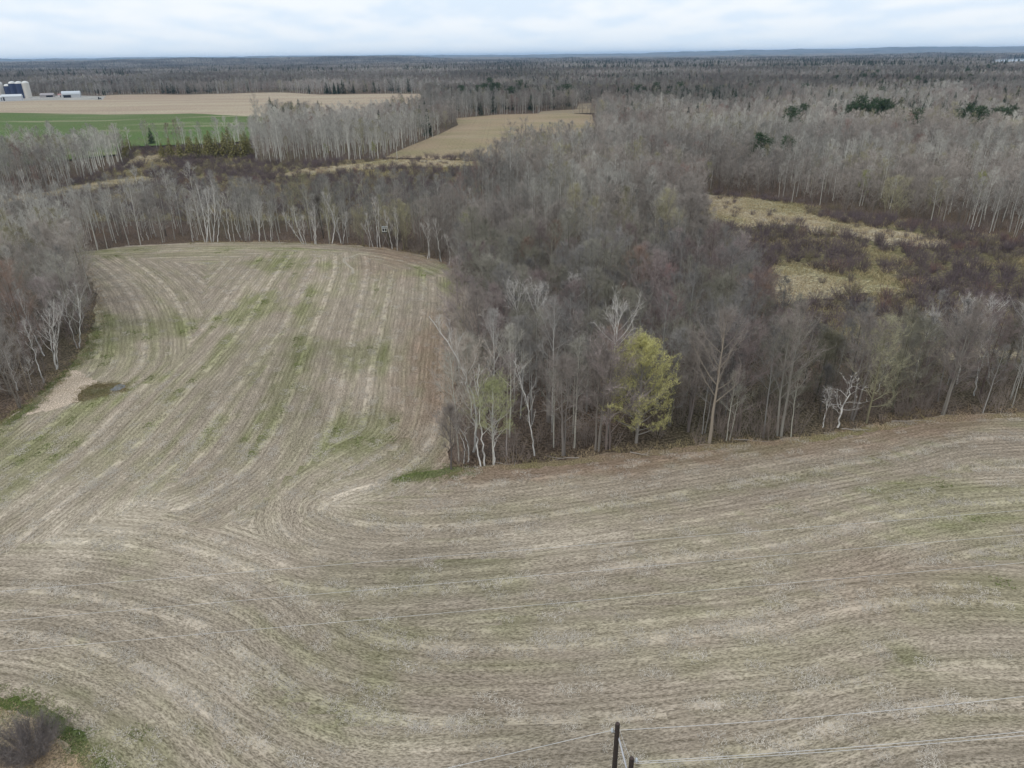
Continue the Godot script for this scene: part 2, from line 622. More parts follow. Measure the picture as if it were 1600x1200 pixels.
# ---------------------------------------------------------------- sky, sun, camera
func make_sky() -> PanoramaSkyMaterial:
	var f := FastNoiseLite.new()
	f.seed = 31
	f.frequency = 0.9
	f.fractal_octaves = 5
	f.fractal_gain = 0.55
	var im := Image.create(2048, 1024, false, Image.FORMAT_RGBF)
	im.fill(Color(0.30, 0.32, 0.33))
	for y in 512:
		var el := (0.5 - (y + 0.5) / 1024.0) * PI
		var sy := sin(el)
		var k := 1.0 / (sy + 0.075)
		var fade := smoothstep(0.0, 0.05, sy)
		for x in 2048:
			var az := (x + 0.5) / 2048.0 * TAU
			var px := cos(az) * k * 0.9
			var pz := sin(az) * k * 0.9
			var west := 1.0
			var n := f.get_noise_2d(px * 0.55, pz) * 1.3 + 0.12
			var warm := 0.5 + 0.5 * f.get_noise_2d(px * 0.12 + 40.0, pz * 0.12)
			var c := smoothstep(-0.85, 0.7, n + (warm - 0.5) * 0.9)
			var col := Color(0.74, 0.85, 0.97).lerp(Color(0.97, 0.99, 1.0), clampf(c + 0.28 * cos(az) * -1.0 * west, 0, 1))
			col = Color(0.76, 0.86, 0.96).lerp(col, 0.35 + 0.65 * fade)
			im.set_pixel(x, y, col)
	var m := PanoramaSkyMaterial.new()
	m.panorama = ImageTexture.create_from_image(im)
	return m

func _ready() -> void:
	rng.seed = 20
	for q in [[noise_a, 3, 0.012], [noise_b, 8, 0.03], [noise_c, 17, 0.05]]:
		q[0].seed = q[1]; q[0].frequency = q[2]; q[0].fractal_octaves = 4

	var cam := Camera3D.new()
	cam.name = "camera"
	cam.fov = rad_to_deg(2.0 * atan(600.0 / 1110.0))
	cam.near = 0.5
	cam.far = 60000.0
	cam.position = Vector3(0, 50, 0)
	cam.rotation = Vector3(deg_to_rad(-24.78), 0, -atan(20.0 / 1600.0))
	add_child(cam)
	cam.current = true

	var env := Environment.new()
	env.background_mode = Environment.BG_SKY
	env.sky = Sky.new()
	env.sky.sky_material = make_sky()
	env.tonemap_mode = Environment.TONE_MAPPER_LINEAR
	env.tonemap_exposure = 1.06
	env.fog_enabled = true
	env.fog_density = 0.00004
	env.fog_light_color = Color(0.66, 0.83, 1.0)
	env.sdfgi_enabled = true
	env.ssao_enabled = true
	env.ssil_enabled = true
	var we := WorldEnvironment.new()
	we.name = "environment"
	we.environment = env
	add_child(we)

	var sun := DirectionalLight3D.new()
	sun.name = "sun"
	sun.light_color = Color(1.0, 0.98, 0.96)
	sun.light_energy = 0.34
	sun.light_angular_distance = 14.0
	sun.shadow_enabled = true
	sun.rotation = Vector3(deg_to_rad(-50), deg_to_rad(-55), 0)
	add_child(sun)

	# ------------------------------------------------------------ outlines on the ground, x and z in metres
	field_edge = poly([-12.6, -174.1, -11.6, -153.4, -10.7, -133.0, -9.4, -108.6, -8.7, -90.8, -8.5, -80.6, -3.6, -81.6, 5.1, -82.9, 13.1, -84.4, 26.8, -86.7, 36.2, -87.8, 45.0, -89.4, 54.7, -92.5, 65.4, -94.6, 77.4, -95.4, 125.0, -96.0, 125.0, -4.0, -120.0, -4.0, -120.0, -80.0, -78.3, -90.7, -77.9, -95.8, -77.9, -105.6, -79.1, -116.1, -81.5, -126.8, -86.2, -139.4, -93.8, -154.4, -105.3, -172.5, -121.1, -194.9, -124.9, -200.7, -113.4, -209.1, -95.7, -212.2, -76.6, -212.8, -52.5, -208.3, -36.5, -202.9, -24.4, -193.6, -16.5, -183.3])
	var marsh := poly([-217.9, -244.2, -175.2, -245.8, -131.0, -245.2, -75.5, -243.0, -38.6, -243.9, -21.9, -253.8, -14.3, -287.6, 1.3, -362.9, -12.6, -408.6, -67.8, -400.5, -132.5, -386.3, -167.8, -489.3, -190.4, -477.2, -239.3, -461.8, -222.6, -423.5, -204.3, -392.8, -193.4, -304.7, -210.4, -299.9, -254.1, -288.7])
	var marsh_grass := [poly([-210.8, -277.9, -195.4, -276.9, -188.4, -289.8, -179.8, -306.8, -168.4, -322.3, -157.3, -335.6, -175.0, -348.5, -186.9, -330.7, -195.7, -301.9, -224.9, -298.0]), poly([-111.5, -339.5, -84.0, -349.0, -62.7, -368.5, -31.2, -374.8, -35.7, -389.8, -66.5, -392.7, -78.4, -383.9, -102.9, -363.1]), poly([-78.4, -383.9, -50.3, -371.9, -23.8, -360.7, -1.8, -363.1, -5.2, -379.6, -36.1, -394.9, -67.3, -397.8]), poly([-200.0, -380.5, -189.4, -409.3, -170.3, -424.1, -185.4, -434.3, -214.4, -428.4])]
	var swamp := poly([76.1, -288.4, 105.8, -262.1, 111.0, -246.6, 128.9, -229.8, 148.1, -202.5, 300.0, -205.0, 240.0, -128.0, 110.9, -112.4, 89.9, -114.2, 67.2, -113.8, 53.0, -117.7, 50.5, -129.1, 54.0, -145.5, 54.3, -165.6, 54.4, -191.1, 58.6, -228.2])
	var swamp_grass := [poly([75.5, -282.7, 90.6, -273.4, 102.9, -257.4, 102.6, -231.4, 120.7, -213.8, 124.9, -200.6, 119.2, -193.5, 109.2, -198.4, 100.8, -208.2, 93.5, -213.6, 89.4, -226.4, 71.3, -223.7, 65.3, -233.6]), poly([66.8, -177.6, 76.0, -177.2, 78.8, -168.9, 86.1, -164.2, 89.4, -157.9, 86.0, -152.3, 79.5, -156.4, 71.1, -152.0, 61.2, -148.3, 58.2, -150.7]), poly([70.0, -121.8, 80.2, -123.0, 89.1, -120.2, 104.3, -118.5, 101.9, -115.3, 79.7, -116.0, 67.9, -115.2])]
	var tan_field := poly([-68.6, -405.9, -61.3, -459.7, -48.2, -537.6, -40.5, -603.8, -47.8, -683.0, -8.9, -715.1, 51.3, -713.1, 75.5, -685.5, 54.5, -437.4, 36.0, -398.5, -5.2, -387.0])
	var far_field := poly([-1207.8, -1213.2, -726.4, -1123.8, -640.8, -1138.6, -629.9, -1230.5, -454.5, -1227.6, -379.7, -1251.3, -285.8, -1164.2, -228.6, -1169.5, -133.1, -1144.9, -101.2, -955.4, -86.8, -736.5, -123.9, -621.5, -220.3, -695.4, -231.4, -712.1, -440.6, -787.3, -528.6, -811.2, -871.9, -869.2])
	var green_field := poly([-871.9, -869.2, -528.6, -811.2, -440.6, -787.3, -319.7, -767.1, -220.3, -695.4, -179.0, -554.1, -180.9, -522.8, -172.6, -497.5, -193.3, -484.8, -243.6, -469.0, -226.0, -429.5, -263.3, -381.4, -371.1, -356.3])
	var clearing := poly([79.2, -853.9, 120.4, -894.3, 111.8, -793.2, 80.9, -708.1, 26.8, -701.2, 31.5, -741.9, 67.7, -762.5])
	var far_strip := poly([160.6, -745.7, 278.6, -733.3, 260.9, -662.5, 145.5, -674.0])
	var lake_shore := poly([1531.7, -2503.5, 1795.0, -2570.4, 3753.3, -5273.8, 3832.5, -5513.3, 3132.7, -4988.0])
	var farmyard := poly([-1075.1, -1059.2, -700.5, -1054.9, -660.8, -1076.9, -573.1, -1081.4, -617.6, -1178.5, -700.1, -1227.6, -757.9, -1221.8, -1331.9, -1317.9])
	make_guides([[-45.8, -200.4, -41.0, -178.3, -38.0, -154.5, -35.7, -133.9, -33.2, -114.7, -31.4, -97.5, -31.2, -87.6, -31.7, -81.2, -33.2, -76.6, -35.6, -72.2, -39.0, -68.9], [-63.4, -201.3, -59.5, -165.2, -56.1, -137.6, -55.2, -120.6, -55.0, -103.8, -54.7, -87.3, -56.6, -75.4, -58.4, -65.8, -60.9, -57.5], [-116.4, -196.7, -95.5, -172.1, -81.5, -151.7, -71.5, -133.3, -65.4, -118.6, -64.8, -109.0], [-26.3, -180.7, -22.5, -141.0, -20.6, -117.1, -18.5, -99.3, -18.7, -90.7, -22.5, -85.3, -26.8, -78.9, -27.8, -74.1, -26.5, -69.4, -22.7, -65.7, -14.5, -64.0, -0.2, -65.2, 14.8, -68.5], [-16.0, -153.6, -13.7, -119.9, -12.4, -99.1, -13.1, -86.8, -16.9, -79.6, -21.7, -76.4, -24.4, -73.6, -23.6, -70.9, -19.4, -68.7, -12.1, -67.4, -0.2, -68.6, 15.4, -72.4, 32.5, -76.8, 51.5, -82.1, 71.8, -86.9, 140.0, -85.0], [-43.1, -69.0, -35.4, -66.4, -28.4, -63.0, -22.1, -60.2, -11.0, -59.3, 6.7, -61.8, 28.9, -66.0, 63.3, -73.9, 140.0, -70.0], [-66.0, -64.3, -56.6, -63.0, -47.1, -62.5, -39.3, -60.7, -32.3, -58.5, -25.9, -55.4, -20.4, -51.2, -14.2, -47.6, -6.0, -46.0, 5.3, -46.2, 22.9, -48.0, 48.3, -51.1, 110.0, -40.0], [-55.6, -52.0, -49.1, -51.4, -43.1, -50.5, -36.4, -48.1, -29.6, -44.5, -23.8, -40.6, -18.2, -37.4, -10.9, -35.4, 4.5, -36.0, 19.6, -38.0, 42.1, -41.8, 100.0, -34.0], [-122.5, -201.3, -92.8, -205.0, -64.6, -204.3, -43.1, -198.8, -27.3, -188.3, -15.7, -173.1]])
	patches = [[-37.9, -109.4, 19.4, 5.0, -1.67, 0, 0.75],
		[-36.3, -93.5, 13.4, 5.0, -1.60, 0, 0.95],
		[-31.0, -103.1, 14.5, 3.0, -1.65, 0, 0.60],
		[-47.1, -91.8, 10.7, 6.0, -1.39, 0, 0.90],
		[-47.4, -107.2, 13.8, 4.0, -1.54, 0, 0.60],
		[-47.6, -85.4, 4.7, 4.0, -1.29, 0, 0.60],
		[-63.8, -110.2, 7.6, 5.0, -0.77, 0, 1.10],
		[-67.4, -121.6, 14.0, 7.0, -1.83, 0, 0.60],
		[-65.1, -105.2, 8.1, 5.0, 2.17, 0, 1.00],
		[-72.3, -165.7, 17.2, 9.0, -1.65, 0, 0.50],
		[-33.7, -149.8, 25.4, 5.0, -1.63, 0, 0.40],
		[-67.7, -98.5, 8.9, 6.0, -1.10, 0, 0.85],
		[-71.9, -92.4, 6.9, 8.0, -1.08, 0, 0.80],
		[-70.0, -85.1, 4.2, 6.0, -0.98, 0, 0.50],
		[-90.9, -200.5, 21.1, 8.0, -0.20, 0, 0.55],
		[-111.6, -197.9, 9.9, 9.0, -0.49, 0, 0.70],
		[-60.1, -182.2, 16.7, 8.0, -1.53, 0, 0.40],
		[-51.4, -134.4, 20.6, 5.0, -1.61, 0, 0.40],
		[-91.6, -177.6, 15.1, 5.0, 0.86, 0, 0.40],
		[-17.5, -89.1, 4.0, 3.0, -1.24, 0, 0.50],
		[-21.3, -84.7, 4.0, 3.0, -0.69, 0, 0.60],
		[-14.1, -80.1, 4.7, 2.5, -0.22, 0, 1.00],
		[55.8, -85.5, 15.8, 6.0, -0.21, 0, 0.65],
		[41.3, -78.4, 14.9, 5.0, -0.25, 0, 0.45],
		[56.4, -75.8, 9.6, 6.0, -0.21, 0, 0.50],
		[-0.2, -72.1, 13.0, 3.0, -0.19, 0, 0.40],
		[35.4, -48.5, 3.3, 4.0, -0.17, 0, 0.75],
		[47.5, -66.6, 12.7, 5.0, -0.18, 0, 0.35],
		[21.7, -53.7, 16.8, 6.0, -0.12, 0, 0.40],
		[22.2, -45.8, 12.0, 4.0, -0.11, 0, 0.40],
		[5.7, -49.8, 12.1, 4.0, -0.05, 0, 0.30],
		[-40.7, -50.6, 6.6, 2.0, 0.50, 0, 0.60],
		[-29.6, -41.9, 6.3, 2.0, 0.61, 0, 0.50],
		[-38.6, -45.7, 5.2, 2.5, 0.49, 0, 0.50],
		[-41.8, -61.6, 7.8, 2.5, 0.35, 0, 0.60],
		[14.8, -38.9, 5.3, 4.0, -0.10, 0, 0.45],
		[-12.5, -116.9, 36.9, 7.0, -1.66, 2, 1.00],
		[-17.6, -111.5, 38.0, 5.0, -1.66, 2, 0.40],
		[40.7, -87.6, 25.5, 5.0, -0.17, 2, 0.80],
		[12.8, -82.4, 18.1, 4.0, -0.14, 2, 1.00],
		[-0.1, -80.4, 13.0, 3.0, -0.13, 2, 0.90],
		[58.0, -91.4, 18.4, 5.0, -0.12, 2, 0.80],
		[-31.5, -194.0, 15.7, 8.0, 0.73, 2, 0.70],
		[-33.0, -181.0, 14.5, 10.0, 0.97, 2, 0.40],
		[39.6, -58.0, 14.5, 8.0, -0.12, 2, 0.30],
		[-20.7, -75.3, 3.6, 4.0, -0.18, 1, 0.70],
		[-47.3, -69.8, 10.8, 9.0, -0.22, 1, 0.50],
		[-31.7, -62.5, 11.6, 10.0, -0.17, 1, 0.40],
		[-52.2, -65.1, 9.4, 6.0, 0.14, 1, 0.40],
		[-45.5, -72.4, 5.1, 5.0, -0.25, 1, 0.35],
		[-59.8, -75.5, 6.8, 5.0, -1.07, 1, 0.45],
		[4.9, -65.7, 9.7, 3.5, -0.10, 1, 0.50],
		[-9.5, -38.7, 7.1, 6.0, -0.15, 1, 0.35],
		[-27.1, -46.6, 7.1, 6.0, 0.41, 1, 0.30]]

	build_ground()
	var rows := row_textures()
	var fm := paint("stubble", Color.WHITE, 1.0, 0.15)
	fm.albedo_texture = rows[0]
	fm.heightmap_enabled = true
	fm.heightmap_texture = rows[1]
	fm.heightmap_scale = 6.0
	build_field(fm)
	lay_sheets(marsh, marsh_grass, swamp, swamp_grass, tan_field, far_field, green_field, clearing, far_strip, lake_shore, farmyard)
	field_details()
	farm()
	power_line()
	deer_stand()
	named_trees()
	var open := [field_edge, marsh, swamp, tan_field, far_field, green_field, clearing, far_strip, lake_shore, farmyard]
	woods(open)
	wet_ground(marsh, marsh_grass, swamp, swamp_grass)
	straw()

func build_ground() -> void:
	var tex := flecked("litter", 0.03, 0.45, 5, 41)
	var gm := ground_mat("forest_floor", tex, 9.0)
	var m := MB.new()
	var rings := PackedFloat32Array([0.0])
	var r := 9.0
	while r < 31000.0:
		rings.append(r)
		r *= 1.055
	rings.append(31000.0)
	var na := 240
	for k in rings.size():
		for i in na:
			var a := TAU * i / na
			var x := sin(a) * rings[k]
			var z := -cos(a) * rings[k]
			var n := noise_a.get_noise_2d(x, z)
			var b := noise_b.get_noise_2d(x, z)
			var c := Color(0.22, 0.165, 0.13).lerp(Color(0.27, 0.20, 0.15), clampf(0.5 + b, 0, 1)).lerp(Color(0.21, 0.20, 0.12), clampf(n * 1.2, 0, 0.6))
			m.vert(Vector3(x, land(x, z), z), Vector3.UP, c)
	for k in rings.size() - 1:
		for i in na:
			var a := k * na + i
			var b := k * na + (i + 1) % na
			m.idx.append(a); m.idx.append(a + na); m.idx.append(b + na)
			m.idx.append(a); m.idx.append(b + na); m.idx.append(b)
	single("ground", m.mesh(gm), "brown leaf-littered ground stretching under the woods to the horizon", "", "", "structure")

func lay_sheets(marsh, marsh_grass, swamp, swamp_grass, tan_field, far_field, green_field, clearing, far_strip, lake_shore, farmyard) -> void:
	var grain := ground_mat("grain", flecked("grain", 0.02, 0.6, 5, 43), 14.0)
	var wet := func(x, z): return Color(0.20, 0.165, 0.115).lerp(Color(0.29, 0.26, 0.14), clampf(0.5 + noise_b.get_noise_2d(x * 0.7, z * 0.7) * 1.6, 0, 1))
	var straw_c := func(x, z): return Color(0.52, 0.45, 0.32).lerp(Color(0.41, 0.365, 0.22), clampf(0.4 + noise_b.get_noise_2d(x * 0.9, z * 0.9) * 1.8, 0, 1))
	sheet("marsh_ground", marsh, 10.0, 0.10, grain, wet, "dark boggy ground of the shrubby marsh strip behind the far tree line")
	sheet("swamp_ground", swamp, 8.0, 0.10, grain, wet, "dark boggy ground of the shrub swamp beyond the wood")
	for g in marsh_grass: sheet("marsh_meadow", g, 8.0, 0.2, grain, straw_c, "strip of pale dead sedge in the marsh behind the far tree line", 4.0)
	for g in swamp_grass: sheet("swamp_meadow", g, 6.0, 0.2, grain, straw_c, "patch of pale yellow dead sedge in the shrub swamp", 4.0)
	var tan_c := func(x, z): return Color(0.46, 0.36, 0.24).lerp(Color(0.36, 0.32, 0.18), clampf(0.2 + noise_a.get_noise_2d(x * 0.9 + z * 0.3, z * 2.0) * 1.5, 0, 1)).lerp(Color(0.55, 0.45, 0.32), clampf(noise_b.get_noise_2d(x * 0.15, z * 1.6) * 1.2, 0, 1))
	sheet("tan_field", tan_field, 10.0, 0.35, grain, tan_c, "tan and greenish field in the gap between the woods")
	var pale_c := func(x, z): return Color(0.52, 0.41, 0.31).lerp(Color(0.62, 0.53, 0.39), clampf(0.5 + noise_b.get_noise_2d(x * 0.05, z * 0.5) * 1.5, 0, 1))
	sheet("far_field", far_field, 20.0, 0.4, grain, pale_c, "wide pale bare field beyond the green one, below the long wood", )
	var green_c := func(x, z): return Color(0.15, 0.235, 0.078).lerp(Color(0.45, 0.42, 0.28), smoothstep(0.08, 0.5, noise_b.get_noise_2d(x * 0.12, z * 0.75)) * 0.85).lerp(Color(0.19, 0.235, 0.10), clampf(noise_a.get_noise_2d(x, z) + 0.3, 0, 1))
	sheet("green_field", green_field, 12.0, 0.9, grain, green_c, "bright green winter grain field behind the pale aspens")
	var brown_c := func(x, z): return Color(0.34, 0.27, 0.19).lerp(Color(0.46, 0.39, 0.27), clampf(0.4 + noise_b.get_noise_2d(x * 0.3, z) * 1.4, 0, 1))
	sheet("clearing", clearing, 20.0, 0.4, grain, brown_c, "small brown clearing among the spruces")
	sheet("far_strip", far_strip, 20.0, 0.4, grain, pale_c, "thin strip of pale field glimpsed over the aspens")
	var yard_c := func(x, z): return Color(0.60, 0.585, 0.55).lerp(Color(0.46, 0.44, 0.40), clampf(0.5 + noise_b.get_noise_2d(x, z) * 1.5, 0, 1))
	sheet("farmyard", farmyard, 12.0, 0.5, grain, yard_c, "pale gravel and concrete farmyard beside the silos")
	var water := paint("water", Color(0.05, 0.06, 0.07), 0.06, 0.5)
	sheet("lake", lake_shore, 400.0, 1.0, water, func(_x, _z): return Color.WHITE, "sliver of a lake shining on the horizon")

func field_details() -> void:
	var soil := ground_mat("bare_soil", flecked("soil", 0.03, 0.55, 5, 47), 5.0)
	sheet("bare_patch", poly([-79.06, -116.67, -76.11, -115.45, -70.75, -110.42, -68.61, -111.14, -70.43, -107.35, -70.01, -103.48, -71.98, -100.79, -75.75, -98.69, -75.90, -102.26, -77.44, -109.33]), 1.5, 0.158, soil, func(x, z): return Color(0.90, 0.74, 0.58).lerp(Color(0.72, 0.59, 0.45), clampf(0.5 + noise_c.get_noise_2d(x * 2, z * 2) * 1.5, 0, 1)), "bare tan soil patch at the field's wooded edge by the puddle", 0.7)
	sheet("wet_hollow", poly([-70.70, -103.97, -71.94, -107.40, -71.52, -109.41, -70.00, -110.66, -67.43, -110.32, -65.49, -109.49, -64.52, -107.93, -65.72, -106.48, -67.51, -104.83, -69.04, -103.22]), 1.0, 0.164, soil, func(x, z): return Color(0.23, 0.215, 0.12).lerp(Color(0.29, 0.22, 0.14), clampf(0.4 + noise_c.get_noise_2d(x * 3, z * 3) * 1.6, 0, 1)), "dark wet hollow with olive weeds around the puddle", 0.7)
	sheet("puddle", poly([-67.09, -107.51, -67.12, -109.28, -66.48, -110.16, -65.49, -109.49, -64.99, -108.45, -65.57, -107.46, -66.25, -107.11]), 1.0, 0.172, paint("puddle_water", Color(0.10, 0.10, 0.10), 0.12, 0.5), func(_x, _z): return Color.WHITE, "small grey puddle in the wet hollow of the field", 0.5)
	var verge := func(x, z): return Color(0.21, 0.25, 0.10).lerp(Color(0.42, 0.37, 0.26), clampf(0.45 + noise_c.get_noise_2d(x * 2, z * 2) * 1.6, 0, 1))
	sheet("grass_verge", poly([-48.58, -45.51, -44.82, -44.90, -41.60, -44.18, -38.35, -42.82, -35.36, -40.80, -32.32, -38.44, -30.62, -37.05, -32.08, -36.54, -34.60, -38.47, -36.86, -40.22, -39.87, -42.21, -43.86, -43.42, -47.39, -43.80]), 1.5, 0.158, soil, func(x, z): return Color(0.15, 0.195, 0.07).lerp(Color(0.30, 0.29, 0.16), clampf(0.4 + noise_c.get_noise_2d(x * 3, z * 3) * 1.6, 0, 1)), "bright green grass strip curving round the dry corner with the shrub", 0.7)
	sheet("dry_grass_corner", poly([-47.44, -43.87, -43.90, -43.49, -39.91, -42.28, -36.66, -40.04, -34.41, -38.30, -31.94, -36.28, -31.65, -31.50, -40.66, -31.61, -46.39, -38.08]), 1.5, 0.17, soil, func(x, z): return Color(0.60, 0.46, 0.31).lerp(Color(0.48, 0.41, 0.28), clampf(0.5 + noise_c.get_noise_2d(x * 2, z * 2) * 1.5, 0, 1)), "corner of flattened dry tan grass beneath the bare shrub", 0.7)
	sheet("wooded_edge_verge", poly([-8.46, -80.63, -3.57, -81.64, 5.07, -82.92, 13.07, -84.42, 26.83, -86.72, 36.16, -87.76, 44.99, -89.40, 54.74, -92.47, 65.41, -94.64, 77.45, -95.37, 125.00, -96.00, 125.00, -92.50, 76.36, -93.72, 64.39, -92.82, 54.36, -90.70, 44.31, -87.74, 35.68, -86.32, 26.48, -85.31, 12.87, -82.90, 4.99, -81.44, -3.54, -80.51, -8.39, -79.68]), 1.5, 0.16, soil, func(x, z): return Color(0.42, 0.32, 0.23).lerp(Color(0.36, 0.31, 0.17), clampf(0.5 + noise_c.get_noise_2d(x * 1.5, z * 1.5) * 1.6, 0, 1)), "narrow tan grass verge between the lower field and the wood", 0.7)
	sheet("grass_verge", poly([-15.96, -78.62, -13.65, -80.12, -8.69, -81.44, -4.84, -81.35, -5.21, -80.08, -9.39, -79.55, -12.61, -78.39]), 1.5, 0.158, soil, verge, "greening grass tip at the corner of the wood", 0.7)
	sheet("grass_verge", poly([-77.58, -95.37, -77.62, -105.12, -78.76, -115.53, -81.09, -126.17, -85.56, -138.64, -83.17, -135.56, -78.24, -121.97, -78.76, -116.94, -77.59, -109.59, -76.04, -102.49, -76.14, -96.15]), 1.5, 0.158, soil, verge, "green grass strip between the puddle hollow and the birches", 0.7)
	# the pale squiggle of a path
	var m := MB.new()
	m.with_uv = true
	var pth := poly([-42.54, -195.91, -44.14, -193.21, -45.64, -191.91, -45.11, -188.54, -42.78, -183.92, -41.14, -180.74, -40.13, -176.50])
	for i in pth.size() - 1:
		var side := (pth[i + 1] - pth[i]).orthogonal().normalized() * 0.35
		var a := pth[i] - side
		var b := pth[i + 1] - side
		var c := pth[i + 1] + side
		var d := pth[i] + side
		m.quad(Vector3(a.x, 0.16, a.y), Vector3(b.x, 0.16, b.y), Vector3(c.x, 0.16, c.y), Vector3(d.x, 0.16, d.y), Color(0.62, 0.56, 0.45))
		for q in 4: m.uv.append(Vector2.ZERO)
	m.with_uv = false
	m.uv.clear()
	single("footpath", m.mesh(soil), "short pale crooked track at the top of the field", "", "", "structure")

# ---------------------------------------------------------------- built things
func farm() -> void:
	var white := Color(0.58, 0.59, 0.58)
	var navy := Color(0.035, 0.05, 0.11)
	for s in [[-799.7, -1212.4, 20.2, 5.5, 0, "white domed concrete silo cut off by the picture's edge"],
		[-784.2, -1208.7, 16.9, 4.5, 1, "shortest dark blue silo, next to the cut-off white one"],
		[-759.7, -1184.2, 21.0, 4.9, 1, "dark blue silo in the middle of the silo group"],
		[-741.0, -1170.6, 21.2, 4.9, 1, "dark blue silo touching the white silo with the dome"],
		[-722.6, -1157.4, 21.4, 4.6, 0, "whole white concrete silo closing the row beside the dark ones"]]:
		var blue: bool = s[4] == 1
		var o := thing("silo", Vector3(s[0], land(s[0], s[1]), s[1]), s[5], "silo", "silos of the dairy farm")
		var b := MB.new()
		var col := navy if blue else Color(0.55, 0.535, 0.50)
		var R: float = s[3]
		var H: float = s[2]
		b.lathe([Vector2(R, 0), Vector2(R, H)], 24, col)
		part("barrel", b.mesh(paint("silo_wall", Color.WHITE, 0.45, 0.4)), o)
		var hoops := MB.new()
		for k in 12:
			var y := H * (k + 0.5) / 12.0
			hoops.lathe([Vector2(R, y - 0.09), Vector2(R + 0.07, y - 0.06), Vector2(R + 0.07, y + 0.06), Vector2(R, y + 0.09)], 24, col * 0.85)
		part("hoops", hoops.mesh(paint("silo_wall", Color.WHITE)), o).set_meta("kind", "stuff")
		var d := MB.new()
		var prof := [Vector2(R + 0.15, H), Vector2(R + 0.15, H + 0.25)]
		for k in 7: prof.append(Vector2(cos(k * PI / 12.0) * R, H + 0.25 + sin(k * PI / 12.0) * R * 0.62))
		prof.append(Vector2(0.02, H + 0.25 + R * 0.62))
		d.lathe(prof, 24, white)
		part("dome", d.mesh(paint("silo_dome", Color.WHITE, 0.35, 0.5)), o)
		var ch := MB.new()
		ch.box(Vector3(-R * 0.78, H * 0.49, R * 0.72), Vector3(0.7, H * 0.98, 0.7), col * 0.8)
		part("chute", ch.mesh(paint("silo_wall", Color.WHITE)), o)
	for s in [[-701.5, -1085.7, 24, 10, 5.5, 0.35, "long_shed", "long low white shed in front of the silos", Color(0.50, 0.52, 0.55), Color(0.52, 0.55, 0.58), 2, -0.4, 0.08],
		[-717.7, -1081.4, 14, 10, 4.5, 0.35, "long_shed", "white shed cut by the picture's edge in front of the silos", Color(0.48, 0.5, 0.53), Color(0.56, 0.58, 0.6), 2, 0.3, 0.1],
		[-659.8, -1160.8, 24, 16, 4.5, 0.4, "arched_barn", "pale arched barn with a wide dark doorway", Color(0.48, 0.5, 0.52), Color(0.47, 0.51, 0.55), 8, -0.22, 0.42],
		[-708.7, -1181.5, 18, 10, 3.0, 0.3, "low_shed", "low shed with a dark open front between silos and arched barn", Color(0.40, 0.38, 0.38), Color(0.30, 0.28, 0.29), 2, 0.2, 0.5],
		[-686.0, -1176.1, 5, 5, 3.2, 0.2, "small_shed", "tiny white shed with a reddish wall beside the arched barn", Color(0.62, 0.60, 0.58), Color(0.35, 0.16, 0.15), 2, 0.2, 0.2]]:
		var o := thing(s[6], Vector3(s[0], land(s[0], s[1]) + 0.5, s[1]), s[7], "barn", "buildings of the dairy farm")
		o.rotation.y = s[5]
		var w: float = s[2]
		var d: float = s[3]
		var h: float = s[4]
		var wall := MB.new()
		var col: Color = s[8]
		wall.box(Vector3(0, h * 0.5, 0), Vector3(w, h, d), col)
		part("wall", wall.mesh(paint("barn_wall", Color.WHITE, 0.6, 0.4)), o)
		var roof := MB.new()
		var rc: Color = s[9]
		var rise := d * 0.28
		var e := d * 0.5 + 0.4
		var k := w * 0.5 + 0.4
		var segs: int = s[10]
		for i in segs:
			var a0 := PI * i / segs
			var a1 := PI * (i + 1) / segs
			var p0 := Vector2(-cos(a0) * e, h + sin(a0) * rise)
			var p1 := Vector2(-cos(a1) * e, h + sin(a1) * rise)
			roof.quad(Vector3(-k, p0.y, p0.x), Vector3(-k, p1.y, p1.x), Vector3(k, p1.y, p1.x), Vector3(k, p0.y, p0.x), rc)
			roof.tri(Vector3(k, h, 0), Vector3(k, p0.y, p0.x), Vector3(k, p1.y, p1.x), rc)
			roof.tri(Vector3(-k, h, 0), Vector3(-k, p1.y, p1.x), Vector3(-k, p0.y, p0.x), rc)
		part("roof", roof.mesh(paint("barn_roof", Color.WHITE, 0.4, 0.4)), o)
		var door := MB.new()
		door.box(Vector3(w * s[11], h * 0.42, d * 0.5 + 0.05), Vector3(w * s[12], h * 0.84, 0.2), Color(0.03, 0.035, 0.045))
		part("door", door.mesh(paint("barn_door", Color.WHITE)), o)
	# the loader parked at the end of the yard
	var tp := Vector3(-582.0, 0, -1091.5)
	tp.y = land(tp.x, tp.z) + 0.5
	var t := thing("tractor", tp, "small dark tractor parked at the end of the pale farmyard", "tractor")
	t.rotation.y = 0.5
	var dark := Color(0.03, 0.045, 0.06)
	var b := MB.new()
	b.box(Vector3(0.9, 1.5, 0), Vector3(2.6, 1.1, 1.3), dark)
	b.box(Vector3(-0.9, 1.2, 0), Vector3(1.4, 0.8, 1.6), dark)
	part("body", b.mesh(paint("tractor_paint", Color.WHITE, 0.4, 0.5)), t)
	var cab := MB.new()
	cab.box(Vector3(-0.9, 2.4, 0), Vector3(1.6, 1.6, 1.7), Color(0.06, 0.07, 0.08))
	cab.box(Vector3(-0.9, 3.28, 0), Vector3(1.9, 0.16, 2.0), dark)
	part("cab", cab.mesh(paint("tractor_paint", Color.WHITE)), t)
